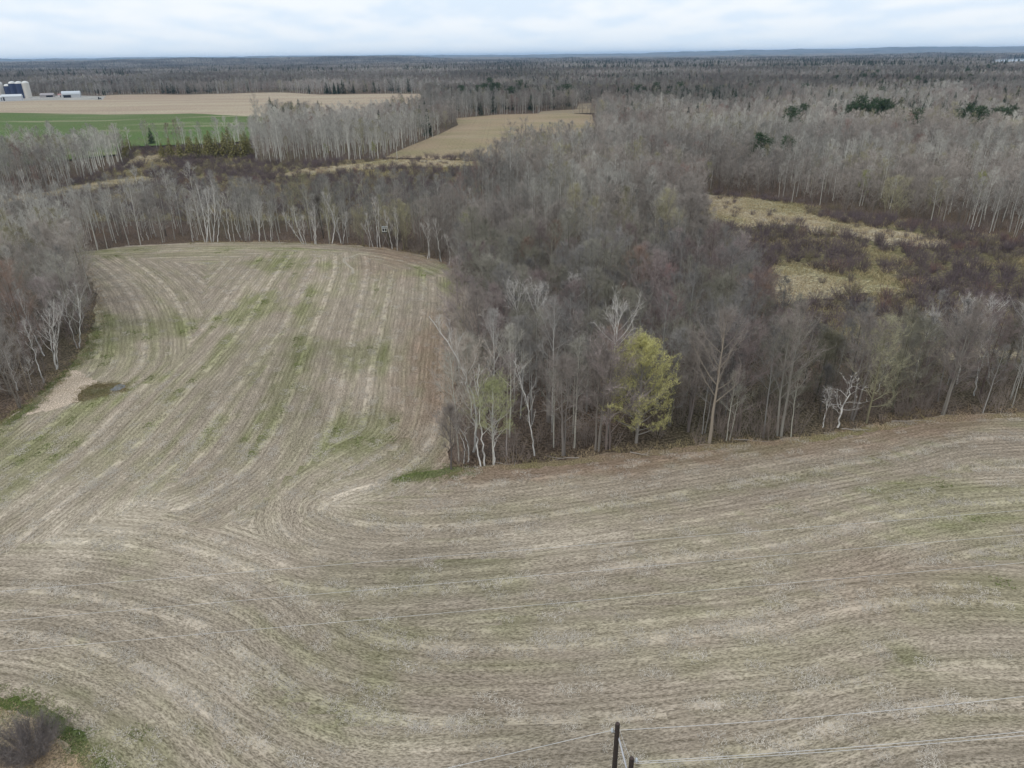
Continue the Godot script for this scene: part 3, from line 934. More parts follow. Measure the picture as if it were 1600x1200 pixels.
	for q in [[-1.1, 1.0, 0.95], [-1.1, 1.0, -0.95], [1.6, 0.65, 0.8], [1.6, 0.65, -0.8]]:
		var wm := MB.new()
		wm.lathe([Vector2(0.05, -0.25), Vector2(q[1] * 0.9, -0.25), Vector2(q[1], -0.15), Vector2(q[1], 0.15), Vector2(q[1] * 0.9, 0.25), Vector2(0.05, 0.25)], 16, Color(0.025, 0.025, 0.025))
		var wn := part("wheel", wm.mesh(paint("rubber", Color.WHITE, 0.9)), t)
		wn.position = Vector3(q[0], q[1], q[2])
		wn.rotation.x = PI / 2

func wire(called: String, a: Vector3, b: Vector3, sag: float, r: float, label: String) -> void:
	var m := MB.new()
	var pts := PackedVector3Array()
	for i in 41:
		var t := i / 40.0
		var p := a.lerp(b, t)
		p.y -= sag * 4.0 * t * (1.0 - t)
		pts.append(p)
	m.tube(pts, r, r, 5, Color(0.60, 0.61, 0.62))
	single(called, m.mesh(paint("wire", Color.WHITE, 0.4, 0.5)), label, "wire", "wires of the power line")

func power_line() -> void:
	var wood := Color(0.045, 0.036, 0.032)
	for q in [[6.49, -32.13, 11.0, "taller dark wooden pole standing at the bottom of the picture", [[-0.32, -0.75]]],
		[7.11, -30.12, 10.4, "shorter dark wooden pole just below the tall one", [[0.3, -0.35]]]]:
		var at := Vector3(q[0], 0.15, q[1])
		var o := thing("utility_pole", at, q[3], "utility pole")
		var h: float = q[2]
		var m := MB.new()
		m.tube(PackedVector3Array([Vector3(0, -0.5, 0), Vector3(0, h * 0.5, 0), Vector3(0.0, h - 0.06, 0), Vector3(0, h, 0)]), 0.19, 0.135, 12, wood)
		m.lathe([Vector2(0.135, h - 0.01), Vector2(0.12, h + 0.025), Vector2(0.0, h + 0.03)], 12, wood * 1.4)
		part("pole", m.mesh(paint("creosote", Color.WHITE, 0.85)), o)
		for d in q[4]:
			var ins := MB.new()
			var y: float = h + d[1]
			ins.box(Vector3(d[0] * 0.5, y, 0), Vector3(absf(d[0]), 0.07, 0.07), Color(0.4, 0.41, 0.42))
			var arm := part("bracket", ins.mesh(paint("zinc", Color.WHITE, 0.5)), o)
			var bell := MB.new()
			bell.lathe([Vector2(0.01, -0.02), Vector2(0.09, 0.0), Vector2(0.09, 0.05), Vector2(0.055, 0.07), Vector2(0.1, 0.1), Vector2(0.1, 0.15), Vector2(0.055, 0.17), Vector2(0.085, 0.2), Vector2(0.06, 0.3), Vector2(0.01, 0.31)], 12, Color(0.50, 0.53, 0.56), Vector3(d[0], y + 0.02, 0))
			part("insulator", bell.mesh(paint("porcelain", Color.WHITE, 0.2, 0.5)), arm)
	var brace := MB.new()
	brace.tube(PackedVector3Array([Vector3(6.61, 9.9, -32.13), Vector3(6.96, 9.2, -29.82)]), 0.055, 0.055, 8, Color(0.42, 0.43, 0.45))
	single("brace", brace.mesh(paint("zinc", Color.WHITE)), "thin grey diagonal brace running from the tall pole to the shorter one", "brace")
	for w in [[-66.61, 9.50, -44.84, 72.66, 9.50, -59.56, 0.0, 0.01, "uppermost of three long wires crossing the field"],
		[-63.63, 9.20, -41.75, 69.47, 9.20, -56.09, 0.0, 0.01, "middle of three long wires crossing the field"],
		[-59.86, 9.50, -38.36, 65.17, 9.50, -51.55, 0.0, 0.01, "lowest of three long wires crossing the field"],
		[6.19, 10.55, -32.13, -4.33, 9.40, -30.46, 0.0, 0.014, "wire running from the tall pole down out of the picture"],
		[6.62, 10.55, -32.13, 34.61, 10.00, -34.84, 0.3, 0.014, "wire running from the tall pole across the lower field"],
		[7.24, 10.20, -30.12, 32.64, 10.20, -31.93, 0.2, 0.014, "upper of two close wires from the shorter pole"],
		[7.41, 10.05, -30.12, 32.69, 9.90, -31.89, 0.2, 0.014, "lower of two close wires from the shorter pole"],
		[6.62, 10.70, -32.13, 7.11, 10.30, -30.12, 0.15, 0.008, "short slack wire linking the two poles"]]:
		wire("power_wire", Vector3(w[0], w[1], w[2]), Vector3(w[3], w[4], w[5]), w[6], w[7], w[8])

func deer_stand() -> void:
	var o := thing("deer_stand", Vector3(-36.0, 0, -204.4), "small boxy hunting blind on crossed stilts among the white birches", "hunting blind")
	var wood := Color(0.16, 0.14, 0.12)
	var c := MB.new()
	c.box(Vector3(0, 5.1, 0), Vector3(1.5, 1.4, 1.4), Color(0.10, 0.12, 0.11))
	part("cabin", c.mesh(paint("blind_wall", Color.WHITE, 0.8)), o)
	var r := MB.new()
	r.box(Vector3(0, 5.88, 0), Vector3(1.75, 0.12, 1.65), Color(0.3, 0.32, 0.32))
	part("roof", r.mesh(paint("blind_wall", Color.WHITE)), o)
	var f := MB.new()
	for q in [[0, 5.62, 1.5, 0.16], [0, 4.72, 1.5, 0.16], [-0.68, 5.17, 0.14, 0.9], [0.68, 5.17, 0.14, 0.9], [0, 5.17, 0.12, 0.9]]:
		f.box(Vector3(q[0], q[1], 0.72), Vector3(q[2], q[3], 0.1), Color(0.68, 0.70, 0.70))
	var frame := part("window_frame", f.mesh(paint("white_trim", Color.WHITE, 0.6)), o)
	for s in [-0.34, 0.34]:
		var p := MB.new()
		p.box(Vector3(s, 5.17, 0.71), Vector3(0.52, 0.74, 0.04), Color(0.02, 0.025, 0.03))
		part("pane", p.mesh(paint("dark_glass", Color.WHITE, 0.15, 0.5)), frame)
	for x in [-1, 1]:
		for z in [-1, 1]:
			var l := MB.new()
			l.tube(PackedVector3Array([Vector3(x * 1.05, -0.2, z * 1.0), Vector3(x * 0.6, 4.4, z * 0.55)]), 0.07, 0.07, 6, wood)
			part("leg", l.mesh(paint("blind_wood", Color.WHITE, 0.9)), o)
	for s in [-1, 1]:
		var x := MB.new()
		x.tube(PackedVector3Array([Vector3(-0.95 * s, 0.6, 0.92), Vector3(0.65 * s, 4.1, 0.62)]), 0.05, 0.05, 5, Color(0.34, 0.33, 0.31))
		part("cross_brace", x.mesh(paint("blind_wood", Color.WHITE)), o)

# ---------------------------------------------------------------- trees that the photograph singles out
func wood_mat(tint: Color) -> StandardMaterial3D:
	var m := paint("wood %.3f %.3f %.3f" % [tint.r, tint.g, tint.b], tint, 0.95, 0.15)
	return m

const BIRCH := Color(0.75, 0.745, 0.715)
const BIRCH_TWIG := Color(0.55, 0.525, 0.495)
const BARK := Color(0.27, 0.25, 0.225)
const TWIG := Color(0.31, 0.275, 0.25)

func plant(called: String, at: Vector3, made: Array, label: String, category: String, group := "") -> Node3D:
	var o := thing(called, at, label, category, group)
	part("trunk", made[0].mesh(wood_mat(Color.WHITE)), o)
	var cr := part("crown", made[1].mesh(wood_mat(Color.WHITE)), o)
	if made.size() > 2 and made[2].v.size() > 0:
		var lm := paint("leaf", Color.WHITE, 0.7, 0.3)
		lm.backlight_enabled = true
		lm.backlight = Color(0.5, 0.5, 0.3)
		part("leaves", made[2].mesh(lm), cr).set_meta("kind", "stuff")
	return o

func named_trees() -> void:
	var k := 100
	for b in [[-81.4, -116.7, -78.1, 13.1, 2, "big three-stemmed white birch above the bare soil patch", "three-stemmed white birch"],
		[-83.2, -127.5, -80.5, 13.1, 1, "forked white birch leaning over the field edge above the puddle", "forked birch above the puddle"],
		[-87.5, -123.5, -88.8, 14.4, 0, "white birch leaning into the wood behind the three-stemmed birch", ""],
		[-90.8, -122.4, -91.0, 13.0, 1, "twin white birch at the very edge of the picture among the left wood's pale trunks", ""],
		[-80.4, -111.2, -80.5, 11.4, 0, "thin white birch standing between the three-stemmed birch and the bare soil patch", ""],
		[-82.9, -108.2, -83.2, 7.2, 0, "short thin birch in the brush below the leaning birches", ""],
		[-82.0, -110.2, -80.8, 4.9, 4, "small crooked pale birch at the wood's foot beside the puddle", ""],
		[-103.2, -157.1, -103.0, 6.1, 6, "feathery pale birch high in the wood by the puddle", "feathery birch by the puddle"],
		[-61.1, -208.8, -62.9, 11.3, 2, "white birch spreading three stems like a fan at the top of the field", "fan-shaped birch"],
		[-57.3, -207.8, -56.5, 12.1, 1, "white birch forked in a clear V next to the fan-shaped one", ""],
		[-53.0, -209.2, -54.6, 15.1, 5, "tall single white birch bowed toward the V-forked birch", ""],
		[-50.3, -209.8, -51.5, 10.9, 1, "tan-white double birch beside the bowed tall birch", ""],
		[-49.6, -209.0, -47.6, 9.2, 0, "slim birch close behind the tan-white double birch", ""],
		[-41.0, -204.6, -43.0, 6.7, 5, "short bowed birch starting the cluster by the hunting blind", ""],
		[-39.9, -204.6, -41.0, 9.8, 0, "left-leaning birch in the cluster by the hunting blind", ""],
		[-38.6, -204.5, -38.2, 14.3, 0, "tallest birch of the cluster by the hunting blind", "birches by the hunting blind"],
		[-37.7, -203.7, -37.1, 11.4, 0, "straight slim birch just beside the hunting blind", ""],
		[-33.9, -202.0, -35.4, 10.8, 0, "birch rising behind the hunting blind's stilts", ""],
		[-32.2, -200.4, -32.0, 11.9, 1, "white forked birch on the far side of the hunting blind", ""],
		[-22.6, -190.1, -24.1, 9.6, 5, "bowed birch where the field's top edge turns down", ""],
		[-22.1, -190.8, -21.8, 10.8, 0, "straight birch beside the bowed one at the bend of the field edge", "birches at the field's bend"],
		[-18.5, -186.6, -19.5, 11.6, 0, "leaning birch in the last group along the top of the field", ""],
		[-16.3, -183.3, -17.1, 8.0, 5, "curved low birch at the end of the top tree line", ""],
		[-14.4, -185.1, -15.9, 4.7, 5, "short birch bending outward at the end of the top tree line", ""],
		[-124.3, -204.3, -125.8, 11.4, 1, "forked birch at the far corner of the field near the purple-grey wood", "forked birch at the field's far corner"],
		[-124.8, -202.9, -124.4, 9.6, 0, "thin birch at the far corner of the field", ""],
		[-112.4, -216.3, -112.6, 7.0, 0, "leaning thin white birch in the dark part of the tree line", ""],
		[-111.0, -217.1, -111.4, 7.6, 0, "second leaning thin birch in the dark part of the tree line", "leaning thin birches"],
		[-96.3, -214.6, -95.2, 10.0, 0, "straight birch below the big spreading white birch", ""],
		[-91.4, -213.6, -91.7, 17.5, 1, "big white birch with crown spreading above the tree line", "big spreading birch"],
		[-89.8, -213.5, -86.8, 17.5, 1, "tall white birch beside the big spreading one", ""],
		[-88.4, -213.4, -83.8, 14.7, 0, "white birch leaning away from the tall pair", ""],
		[-84.5, -213.2, -83.8, 12.5, 0, "slim white birch between the tall pair and the feathery one", ""],
		[-81.5, -214.7, -81.5, 11.1, 5, "bowed white birch near the feathery one", ""],
		[-79.1, -214.6, -78.8, 8.9, 0, "short straight birch near the feathery one", ""],
		[-75.9, -213.6, -74.4, 13.1, 6, "feathery pale birch with drooping fine twigs in the tree line", "feathery birch in the tree line"],
		[-72.2, -213.4, -71.6, 9.0, 0, "thin pale birch to the side of the feathery one", ""],
		[-4.3, -82.0, -6.2, 14.7, 4, "gnarled white birch with bare crooked arms at the corner of the wood", "gnarled birches at the corner"],
		[-3.8, -82.0, -4.2, 15.0, 4, "second gnarled white birch twisting up beside the first at the corner of the wood", ""],
		[3.0, -84.7, 0.3, 14.3, 4, "tall crooked white birch standing alone against the dark wood", "tall crooked birch"],
		[13.4, -88.7, 14.6, 20.1, 3, "tall birch with a broad white crown rising behind the yellow-green tree", "tall white-crowned birch"],
		[-2.5, -82.1, -2.8, 7.1, 0, "slim birch trunk below the pale green tree", ""],
		[-6.2, -83.2, -9.4, 8.0, 5, "small white birch arching out over the field corner", ""],
		[-6.7, -82.9, -8.5, 6.8, 5, "second small birch arching beside it over the field corner", ""],
		[-5.5, -85.9, -10.5, 20.0, 5, "long white birch leaning far out over the field's brown strip", "long leaning birch"],
		[1.9, -108.3, 0.4, 17.2, 3, "white-crowned birch inside the wood above the crooked tall one", "twin white-crowned birches"],
		[4.0, -106.9, 4.4, 16.9, 3, "second white-crowned birch inside the wood, close to its twin", ""],
		[12.2, -132.2, 11.7, 11.5, 3, "pale birch crown deep in the wood over the tall white-crowned one", ""],
		[45.4, -91.7, 45.4, 6.2, 0, "thin pale birch stem beside the bleached dead tree", ""],
		[67.5, -108.3, 68.6, 11.3, 3, "slanting white birch in the narrow wood before the swamp", "slanting birch in the narrow wood"],
		[73.7, -101.7, 72.3, 9.6, 0, "straight white birch trunk in the narrow wood near the picture's edge", "straight birch in the narrow wood"],
		[59.2, -103.6, 59.5, 5.8, 0, "thin slanting birch in the narrow wood past the dead tree", "thin slanting birch"],
		[80.2, -108.5, 77.4, 13.3, 3, "pale spreading birch crown near the end of the narrow wood", ""],
		[85.1, -108.3, 82.5, 12.7, 3, "pale forked birch crown at the picture's edge in the narrow wood", "pale birch at the picture's edge"],
		[73.5, -106.1, 71.2, 14.2, 3, "yellowish white birch crown in the narrow wood", ""],
		[58.0, -308.5, 55.7, 11.0, 4, "dead white tree of a pair rising from the grey wood", ""],
		[60.6, -305.0, 61.9, 11.3, 4, "second dead white tree of the pair in the grey wood, leaning the other way", ""],
		[44.9, -166.0, 44.7, 10.6, 1, "white twin birch at the edge of the wood by the swamp", ""],
		[36.4, -226.6, 34.4, 10.0, 3, "pale birch crown in the middle of the grey wood", ""]]:
		# x, z, top x, top y, kind, label
		k += 1
		var at := Vector3(b[0], 0, b[1])
		var h: float = b[3]
		var lean := Vector3(b[2] - b[0], 0, 0)
		var p := {"h": h, "r": h * 0.0085 + 0.025, "base": 0.42, "cr": h * 0.17, "limbs": 11, "subs": 4, "twigs": 5, "tw": 0.028, "tl": 0.9, "ct": BIRCH, "cb": Color(0.72, 0.70, 0.66), "cw": BIRCH_TWIG, "lean": lean, "el": 0.85, "up": 0.14, "knee": 0.12, "bow": 0.03, "marks": 0.42, "tsegs": 18}
		match b[4]:
			1: p.merge({"stems": 2, "stray": 0.09, "base": 0.28, "cr": h * 0.2, "limbs": 15}, true)
			2: p.merge({"stems": 3, "stray": 0.10, "base": 0.26, "cr": h * 0.24, "limbs": 17}, true)
			3: p.merge({"base": 0.6, "cr": h * 0.22, "limbs": 15, "subs": 6, "twigs": 7, "el": 0.6, "ct": Color(0.66, 0.645, 0.61)}, true)          # high white crown
			4: p.merge({"base": 0.3, "subs": 3, "twigs": 3, "knee": 0.2, "limbs": 13, "wob": 0.26, "cr": h * 0.19, "r": h * 0.007 + 0.02, "cb": BIRCH * 0.9, "cw": Color(0.6, 0.57, 0.53)}, true)   # gnarled
			5: p.merge({"bend": Vector3(0.1, 0, 0) * h * (1.0 if lean.x < 0 else -1.0), "lean_pow": 1.7, "base": 0.55, "limbs": 9}, true)   # bent over
			6: p.merge({"stems": 2, "base": 0.25, "limbs": 16, "subs": 6, "twigs": 8, "cr": h * 0.24, "stray": 0.05}, true)  # feathery
		if b[6]: landmarks.append([at, b[6]])
		plant("birch_tree", at, grow(p, 500 + k * 7), b[5], "tree", "white birches along the wood edges")

	# the dead white snag with broken branches
	var s := grow({"h": 8.5, "r": 0.14, "base": 0.15, "cr": 2.7, "limbs": 16, "subs": 4, "twigs": 2, "tw": 0.04, "tl": 0.6, "ct": Color(0.74, 0.73, 0.70), "cb": Color(0.68, 0.665, 0.63), "cw": Color(0.7, 0.68, 0.64), "lean": Vector3(1.2, 0, 0), "el": 0.45, "up": -0.07, "wob": 0.42, "knee": 0.2, "low": 0.35, "reach": 1.25, "marks": 0.4, "tsegs": 14}, 4243)
	landmarks.append([Vector3(47.6, 0, -91.7), "bleached dead tree"])
	landmarks.append([Vector3(17.5, 0, -87.9), "yellow-green tree"])
	landmarks.append([Vector3(-2.6, 0, -82.3), "pale green tree"])
	plant("dead_tree", Vector3(47.6, 0, -91.7), s, "bleached dead tree with crooked broken branches at the wood's edge", "tree")

	# leafing trees
	var y := grow({"h": 15.6, "r": 0.26, "base": 0.08, "cr": 4.9, "limbs": 60, "subs": 8, "twigs": 6, "tw": 0.03, "tl": 0.95, "ct": BARK, "cw": Color(0.30, 0.28, 0.16), "el": 0.5, "low": 0.27, "spread": 1.05, "twig_up": 0.4, "leaf": 0.055, "leaf_share": 1.0, "leaf_n": 15, "leaf_color": Color(0.63, 0.60, 0.27), "stray": 0.02}, 77)
	plant("leafing_tree", Vector3(17.5, 0, -87.9), y, "tall yellow-green tree in new leaf, the brightest crown in the wood", "tree")
	var pg := grow({"h": 11.7, "r": 0.17, "base": 0.32, "cr": 4.2, "limbs": 28, "subs": 7, "twigs": 7, "tw": 0.028, "tl": 0.9, "ct": Color(0.52, 0.51, 0.47), "cw": Color(0.36, 0.36, 0.22), "el": 0.55, "low": 0.3, "leaf": 0.06, "leaf_share": 0.9, "leaf_n": 6, "leaf_color": Color(0.43, 0.45, 0.25), "stray": 0.01}, 78)
	plant("leafing_tree", Vector3(-2.6, 0, -82.3), pg, "smaller pale green tree in bud beside the white birches at the wood's corner", "tree")
	for q in [[124.7, -256.0, 11.5, 301, "yellow-green budding tree at the edge of the wood above the swamp meadow"],
		[155.3, -239.5, 13.5, 302, "pale green budding tree in the wood above the shrub swamp"],
		[-102.2, -414.6, 6.5, 303, "small yellowish budding tree at the foot of the aspen stand"],
		[-74.4, -409.2, 7.4, 304, "greenish budding tree at the end of the aspen stand by the tan field"],
		[82.2, -303.4, 9.0, 305, "pale green budding tree at the wood's edge beside the swamp meadow's tip"],
		[35.7, -375.9, 13.9, 306, "pale green budding tree in the grey wood beyond the tan field"],
		[-12.3, -193.0, 11.4, 307, "pale green budding tree at the bend where the tree line meets the wood"],
		[-11.0, -148.9, 6.1, 308, "small greenish budding tree at the upper lobe's edge of the wood"]]:
		var b := grow({"h": q[2], "r": 0.2, "base": 0.25, "cr": q[2] * 0.24, "limbs": 14, "subs": 4, "twigs": 6, "tw": 0.06, "tl": 1.2, "ct": Color(0.55, 0.53, 0.48), "cw": Color(0.36, 0.37, 0.18), "el": 0.6, "leaf": 0.14, "leaf_share": 0.6, "leaf_n": 2, "leaf_color": Color(0.36, 0.38, 0.13), "sides": 5}, int(q[3]))
		plant("leafing_tree", Vector3(q[0], land(q[0], q[1]), q[1]), b, q[4], "tree")

	# big bare trees at the edge of the wood
	for q in [[27.8, -87.6, 19.1, 0.29, 5.2, 1, Color(0.30, 0.26, 0.215), 401, "big brown-trunked bare tree at the wood's front, scarred trunk in view", "scarred brown tree"],
		[38.5, -89.2, 19.5, 0.24, 5.0, 2, Color(0.26, 0.25, 0.22), 402, "big grey twin-trunked bare tree between scarred tree and dead snag", "big twin-trunked grey tree"],
		[65.0, -95.3, 17.3, 0.23, 5.2, 3, Color(0.24, 0.225, 0.20), 403, "spreading many-stemmed dark bare tree at the front of the narrow wood", "many-stemmed dark tree"],
		[11.5, -86.0, 15.6, 0.2, 4.8, 3, Color(0.22, 0.20, 0.18), 404, "clump of dark trunks in front of the wood beside the yellow-green tree", "clump of dark trunks"],
		[6.9, -84.6, 14.5, 0.24, 4.2, 2, Color(0.21, 0.19, 0.175), 405, "dark twin-trunked bare tree between crooked birch and clump of trunks", ""],
		[25.7, -91.4, 15.2, 0.24, 4.0, 3, Color(0.20, 0.18, 0.165), 406, "dark three-trunked bare tree beside the scarred one", "dark three-trunked tree"],
		[50.8, -94.2, 15.7, 0.2, 4.6, 2, Color(0.21, 0.195, 0.18), 407, "dark slanting bare tree rising behind the bleached dead tree", ""],
		[-4.5, -98.9, 19.2, 0.3, 5.4, 1, Color(0.21, 0.19, 0.175), 408, "very round dense dark crown at the lobe side of the wood", "round dark crown"],
		[5.5, -94.4, 18.2, 0.3, 5.0, 2, Color(0.22, 0.20, 0.185), 409, "broad dark crown behind the crooked tall birch", "broad dark crown"],
		[-8.2, -81.1, 9.1, 0.15, 2.4, 1, Color(0.14, 0.125, 0.115), 410, "small dark bare tree at the tip of the wood's corner", ""],
		[15.8, -98.4, 11.7, 0.2, 4.0, 1, Color(0.21, 0.19, 0.175), 411, "grey bare tree directly behind the yellow-green tree", ""]]:
		var p := {"h": q[2], "r": q[3], "base": 0.3, "cr": q[4], "limbs": 22, "subs": 8, "twigs": 11, "fork": true, "tw": 0.024, "tl": 1.05, "ct": q[6], "cw": TWIG, "el": 0.7, "up": 0.15, "wob": 0.2, "stems": q[5], "low": 0.3, "stray": 0.03}
		if q[9]: landmarks.append([Vector3(q[0], 0, q[1]), q[9]])
		plant("big_tree", Vector3(q[0], 0, q[1]), grow(p, int(q[7])), q[8], "tree")

	# evergreens that rise out of the bare woods
	var pines := []
	for i in 4: pines.append(pine(20.0, 5.2, Color(0.072, 0.112, 0.062), 900 + i, [0.35, 0.2, 0.45, 0.3][i]))
	var firs := []
	for i in 4: firs.append(spruce(16.0, 3.4, Color(0.042, 0.070, 0.044), 950 + i))
	var cedars := []
	for i in 3: cedars.append(spruce(10.0, 3.0, Color(0.29, 0.27, 0.12), 980 + i))
	var meshes := {}
	for e in [["pine_tree", pines], ["spruce_tree", firs], ["cedar_tree", cedars]]:
		var l := []
		for t in e[1]: l.append([t[0].mesh(wood_mat(Color.WHITE)), t[1].mesh(wood_mat(Color.WHITE))])
		meshes[e[0]] = l
	rng.seed = 61
	for q in [["pine_tree", 220.9, -490.6, 1.00, "dark pine at the swamp-side end of the tall pine clump", "pines of the dark clump in the grey wood"],
		["pine_tree", 227.9, -499.2, 1.05, "second pine of the tall pine clump", "pines of the dark clump in the grey wood"],
		["pine_tree", 227.3, -490.4, 1.15, "tallest pine, standing up behind the pine clump", "pines of the dark clump in the grey wood"],
		["pine_tree", 235.5, -501.6, 1.00, "pine in the gap of the pine clump", "pines of the dark clump in the grey wood"],
		["pine_tree", 233.6, -490.7, 1.05, "pine at the start of the dense half of the pine clump", "pines of the dark clump in the grey wood"],
		["pine_tree", 247.9, -513.7, 1.00, "pine in the dense half of the pine clump", "pines of the dark clump in the grey wood"],
		["pine_tree", 243.1, -495.9, 1.05, "broad pine in the dense half of the pine clump", "pines of the dark clump in the grey wood"],
		["pine_tree", 246.1, -495.2, 1.05, "pine near the far end of the pine clump", "pines of the dark clump in the grey wood"],
		["pine_tree", 254.9, -505.1, 0.90, "lowest pine at the far end of the pine clump", "pines of the dark clump in the grey wood"],
		["pine_tree", 236.3, -437.6, 0.95, "single dark pine between the pine clump and the row of spaced pines", "evergreens in the grey wood"],
		["pine_tree", 273.6, -457.5, 0.90, "first and smallest pine of the spaced row", "row of spaced pines in the grey wood"],
		["pine_tree", 273.7, -448.1, 1.00, "second pine of the spaced row, paler", "row of spaced pines in the grey wood"],
		["pine_tree", 273.6, -436.7, 1.00, "third and darkest pine of the spaced row", "row of spaced pines in the grey wood"],
		["pine_tree", 297.1, -460.3, 0.95, "fourth pine of the spaced row, alone in a gap", "row of spaced pines in the grey wood"],
		["pine_tree", 300.0, -455.0, 1.00, "first of the paired pines ending the spaced row", "row of spaced pines in the grey wood"],
		["pine_tree", 313.3, -471.4, 1.00, "taller of the paired pines ending the spaced row", "row of spaced pines in the grey wood"],
		["pine_tree", 112.7, -333.8, 0.85, "dark green pine crown rising from the middle of the grey wood", "evergreens in the grey wood"],
		["pine_tree", 117.2, -352.8, 0.70, "smaller pine crown touching the dark green one in the middle of the wood", "evergreens in the grey wood"],
		["pine_tree", 122.8, -326.9, 0.85, "flat-topped pine alone in the middle of the grey wood", "evergreens in the grey wood"],
		["pine_tree", 126.3, -363.0, 0.60, "low dark pine between the two pine crowns mid wood", "evergreens in the grey wood"],
		["pine_tree", 365.6, -753.1, 1.00, "small dark evergreen behind the pine clump", "scattered far evergreens"],
		["pine_tree", 198.4, -509.6, 1.00, "rounded dark evergreen above the thin field strip", "scattered far evergreens"],
		["pine_tree", 171.2, -456.1, 1.00, "dark evergreen at the end of the thin field strip", "scattered far evergreens"],
		["pine_tree", 691.9, -1449.3, 1.00, "far dark pine in a pair on the wooded slope", "scattered far evergreens"],
		["pine_tree", 599.4, -1267.2, 1.00, "shorter pine of the far pair on the wooded slope", "scattered far evergreens"],
		["pine_tree", 551.6, -1038.2, 1.00, "single far round pine in the brown woods", "scattered far evergreens"],
		["pine_tree", 836.7, -1410.6, 1.00, "far tall pine high on the brown wooded plain", "scattered far evergreens"],
		["pine_tree", 655.2, -1095.7, 1.00, "far pine crown beneath the tall far one", "scattered far evergreens"],
		["pine_tree", 551.2, -1198.0, 1.00, "far small pine next to the far pair", "scattered far evergreens"],
		["pine_tree", 487.9, -1146.7, 1.00, "far small dark pine on the plain above the spruces", "scattered far evergreens"],
		["pine_tree", 333.1, -860.4, 1.00, "far dark evergreen behind the spruces", "scattered far evergreens"],
		["pine_tree", 1263.2, -2017.6, 1.00, "very far dark pine near the lake", "scattered far evergreens"],
		["pine_tree", 1089.9, -1760.1, 1.00, "far pine just before the lake", "scattered far evergreens"],
		["pine_tree", -116.4, -650.3, 0.75, "round dark pine standing at the edge of the pale far field", "evergreens by the far fields"],
		["pine_tree", -102.4, -647.2, 0.70, "low olive pine beside the round dark pine at the far field", "evergreens by the far fields"],
		["spruce_tree", -233.5, -489.2, 0.75, "ragged dark evergreen in front of the bright green field", "evergreens by the far fields"],
		["pine_tree", -51.2, -854.2, 1.10, "dark pine over the wood at the end of the far field", "dark bar of far pines"],
		["pine_tree", -34.0, -888.9, 1.10, "first pine of the dark bar of pines on the plain", "dark bar of far pines"],
		["pine_tree", -28.7, -931.5, 1.10, "second pine of the dark bar of pines", "dark bar of far pines"],
		["pine_tree", -27.1, -1128.8, 1.10, "tall pine sticking up from the dark bar of pines", "dark bar of far pines"],
		["pine_tree", -17.7, -883.0, 1.10, "pine in the middle of the dark bar of pines", "dark bar of far pines"],
		["pine_tree", -11.1, -880.6, 1.10, "last pine of the dark bar of pines", "dark bar of far pines"],
		["pine_tree", 3.3, -816.7, 1.10, "separate pine after the dark bar of pines", "dark bar of far pines"],
		["pine_tree", 15.1, -1017.0, 1.10, "slim pine standing between bar and round pines", "dark bar of far pines"],
		["pine_tree", 59.6, -865.7, 1.05, "first round pine over the spruces by the clearing", "round pines by the clearing"],
		["pine_tree", 69.0, -904.7, 1.05, "middle round pine over the spruces by the clearing", "round pines by the clearing"],
		["pine_tree", 71.5, -861.5, 1.05, "last round pine over the spruces by the clearing", "round pines by the clearing"],
		["pine_tree", 143.5, -846.9, 1.00, "pine crown behind the clearing", "pines over the spruce belt"],
		["pine_tree", 169.1, -878.8, 1.10, "tall spreading pine behind the clearing", "pines over the spruce belt"],
		["pine_tree", 189.6, -848.9, 1.10, "tall pine left standing over the far spruces", "pines over the spruce belt"],
		["pine_tree", 157.4, -761.9, 0.90, "pine crown between the two tall ones", "pines over the spruce belt"],
		["pine_tree", 242.3, -872.6, 0.90, "pine crown over the dark spruce belt", "pines over the spruce belt"],
		["pine_tree", 278.8, -881.0, 1.00, "narrow pine crown over the spruce belt's end", "pines over the spruce belt"],
		["cedar_tree", -195.0, -418.0, 0.94, "first small olive cedar in the yellowish thicket beside the aspen stand", "olive cedars at the foot of the aspen stand"],
		["cedar_tree", -190.1, -417.5, 1.12, "second olive cedar in the yellowish thicket beside the aspen stand", "olive cedars at the foot of the aspen stand"],
		["cedar_tree", -183.3, -414.1, 1.00, "low olive cedar in the yellowish thicket beside the aspen stand", "olive cedars at the foot of the aspen stand"],
		["cedar_tree", -178.9, -416.5, 1.19, "tall olive cedar in the yellowish thicket beside the aspen stand", "olive cedars at the foot of the aspen stand"],
		["cedar_tree", -174.8, -418.8, 1.12, "fifth olive cedar in the yellowish thicket beside the aspen stand", "olive cedars at the foot of the aspen stand"],
		["cedar_tree", -168.4, -415.5, 1.25, "bushy olive cedar in the yellowish thicket beside the aspen stand", "olive cedars at the foot of the aspen stand"],
		["cedar_tree", -163.9, -417.8, 1.12, "seventh olive cedar in the yellowish thicket beside the aspen stand", "olive cedars at the foot of the aspen stand"],
		["cedar_tree", -159.1, -417.3, 1.31, "tallest front olive cedar in the yellowish thicket beside the aspen stand", "olive cedars at the foot of the aspen stand"],
		["cedar_tree", -152.8, -414.0, 1.19, "ninth olive cedar in the yellowish thicket beside the aspen stand", "olive cedars at the foot of the aspen stand"],
		["cedar_tree", -148.0, -413.5, 1.31, "broad olive cedar in the yellowish thicket beside the aspen stand", "olive cedars at the foot of the aspen stand"],
		["cedar_tree", -145.3, -416.0, 1.12, "last front olive cedar in the yellowish thicket beside the aspen stand", "olive cedars at the foot of the aspen stand"],
		["cedar_tree", -228.2, -447.8, 1.00, "single far olive cedar by the gap in front of the green field", "olive cedars at the foot of the aspen stand"],
		["cedar_tree", -218.4, -423.1, 1.00, "single near olive cedar by the gap in front of the green field", "olive cedars at the foot of the aspen stand"],
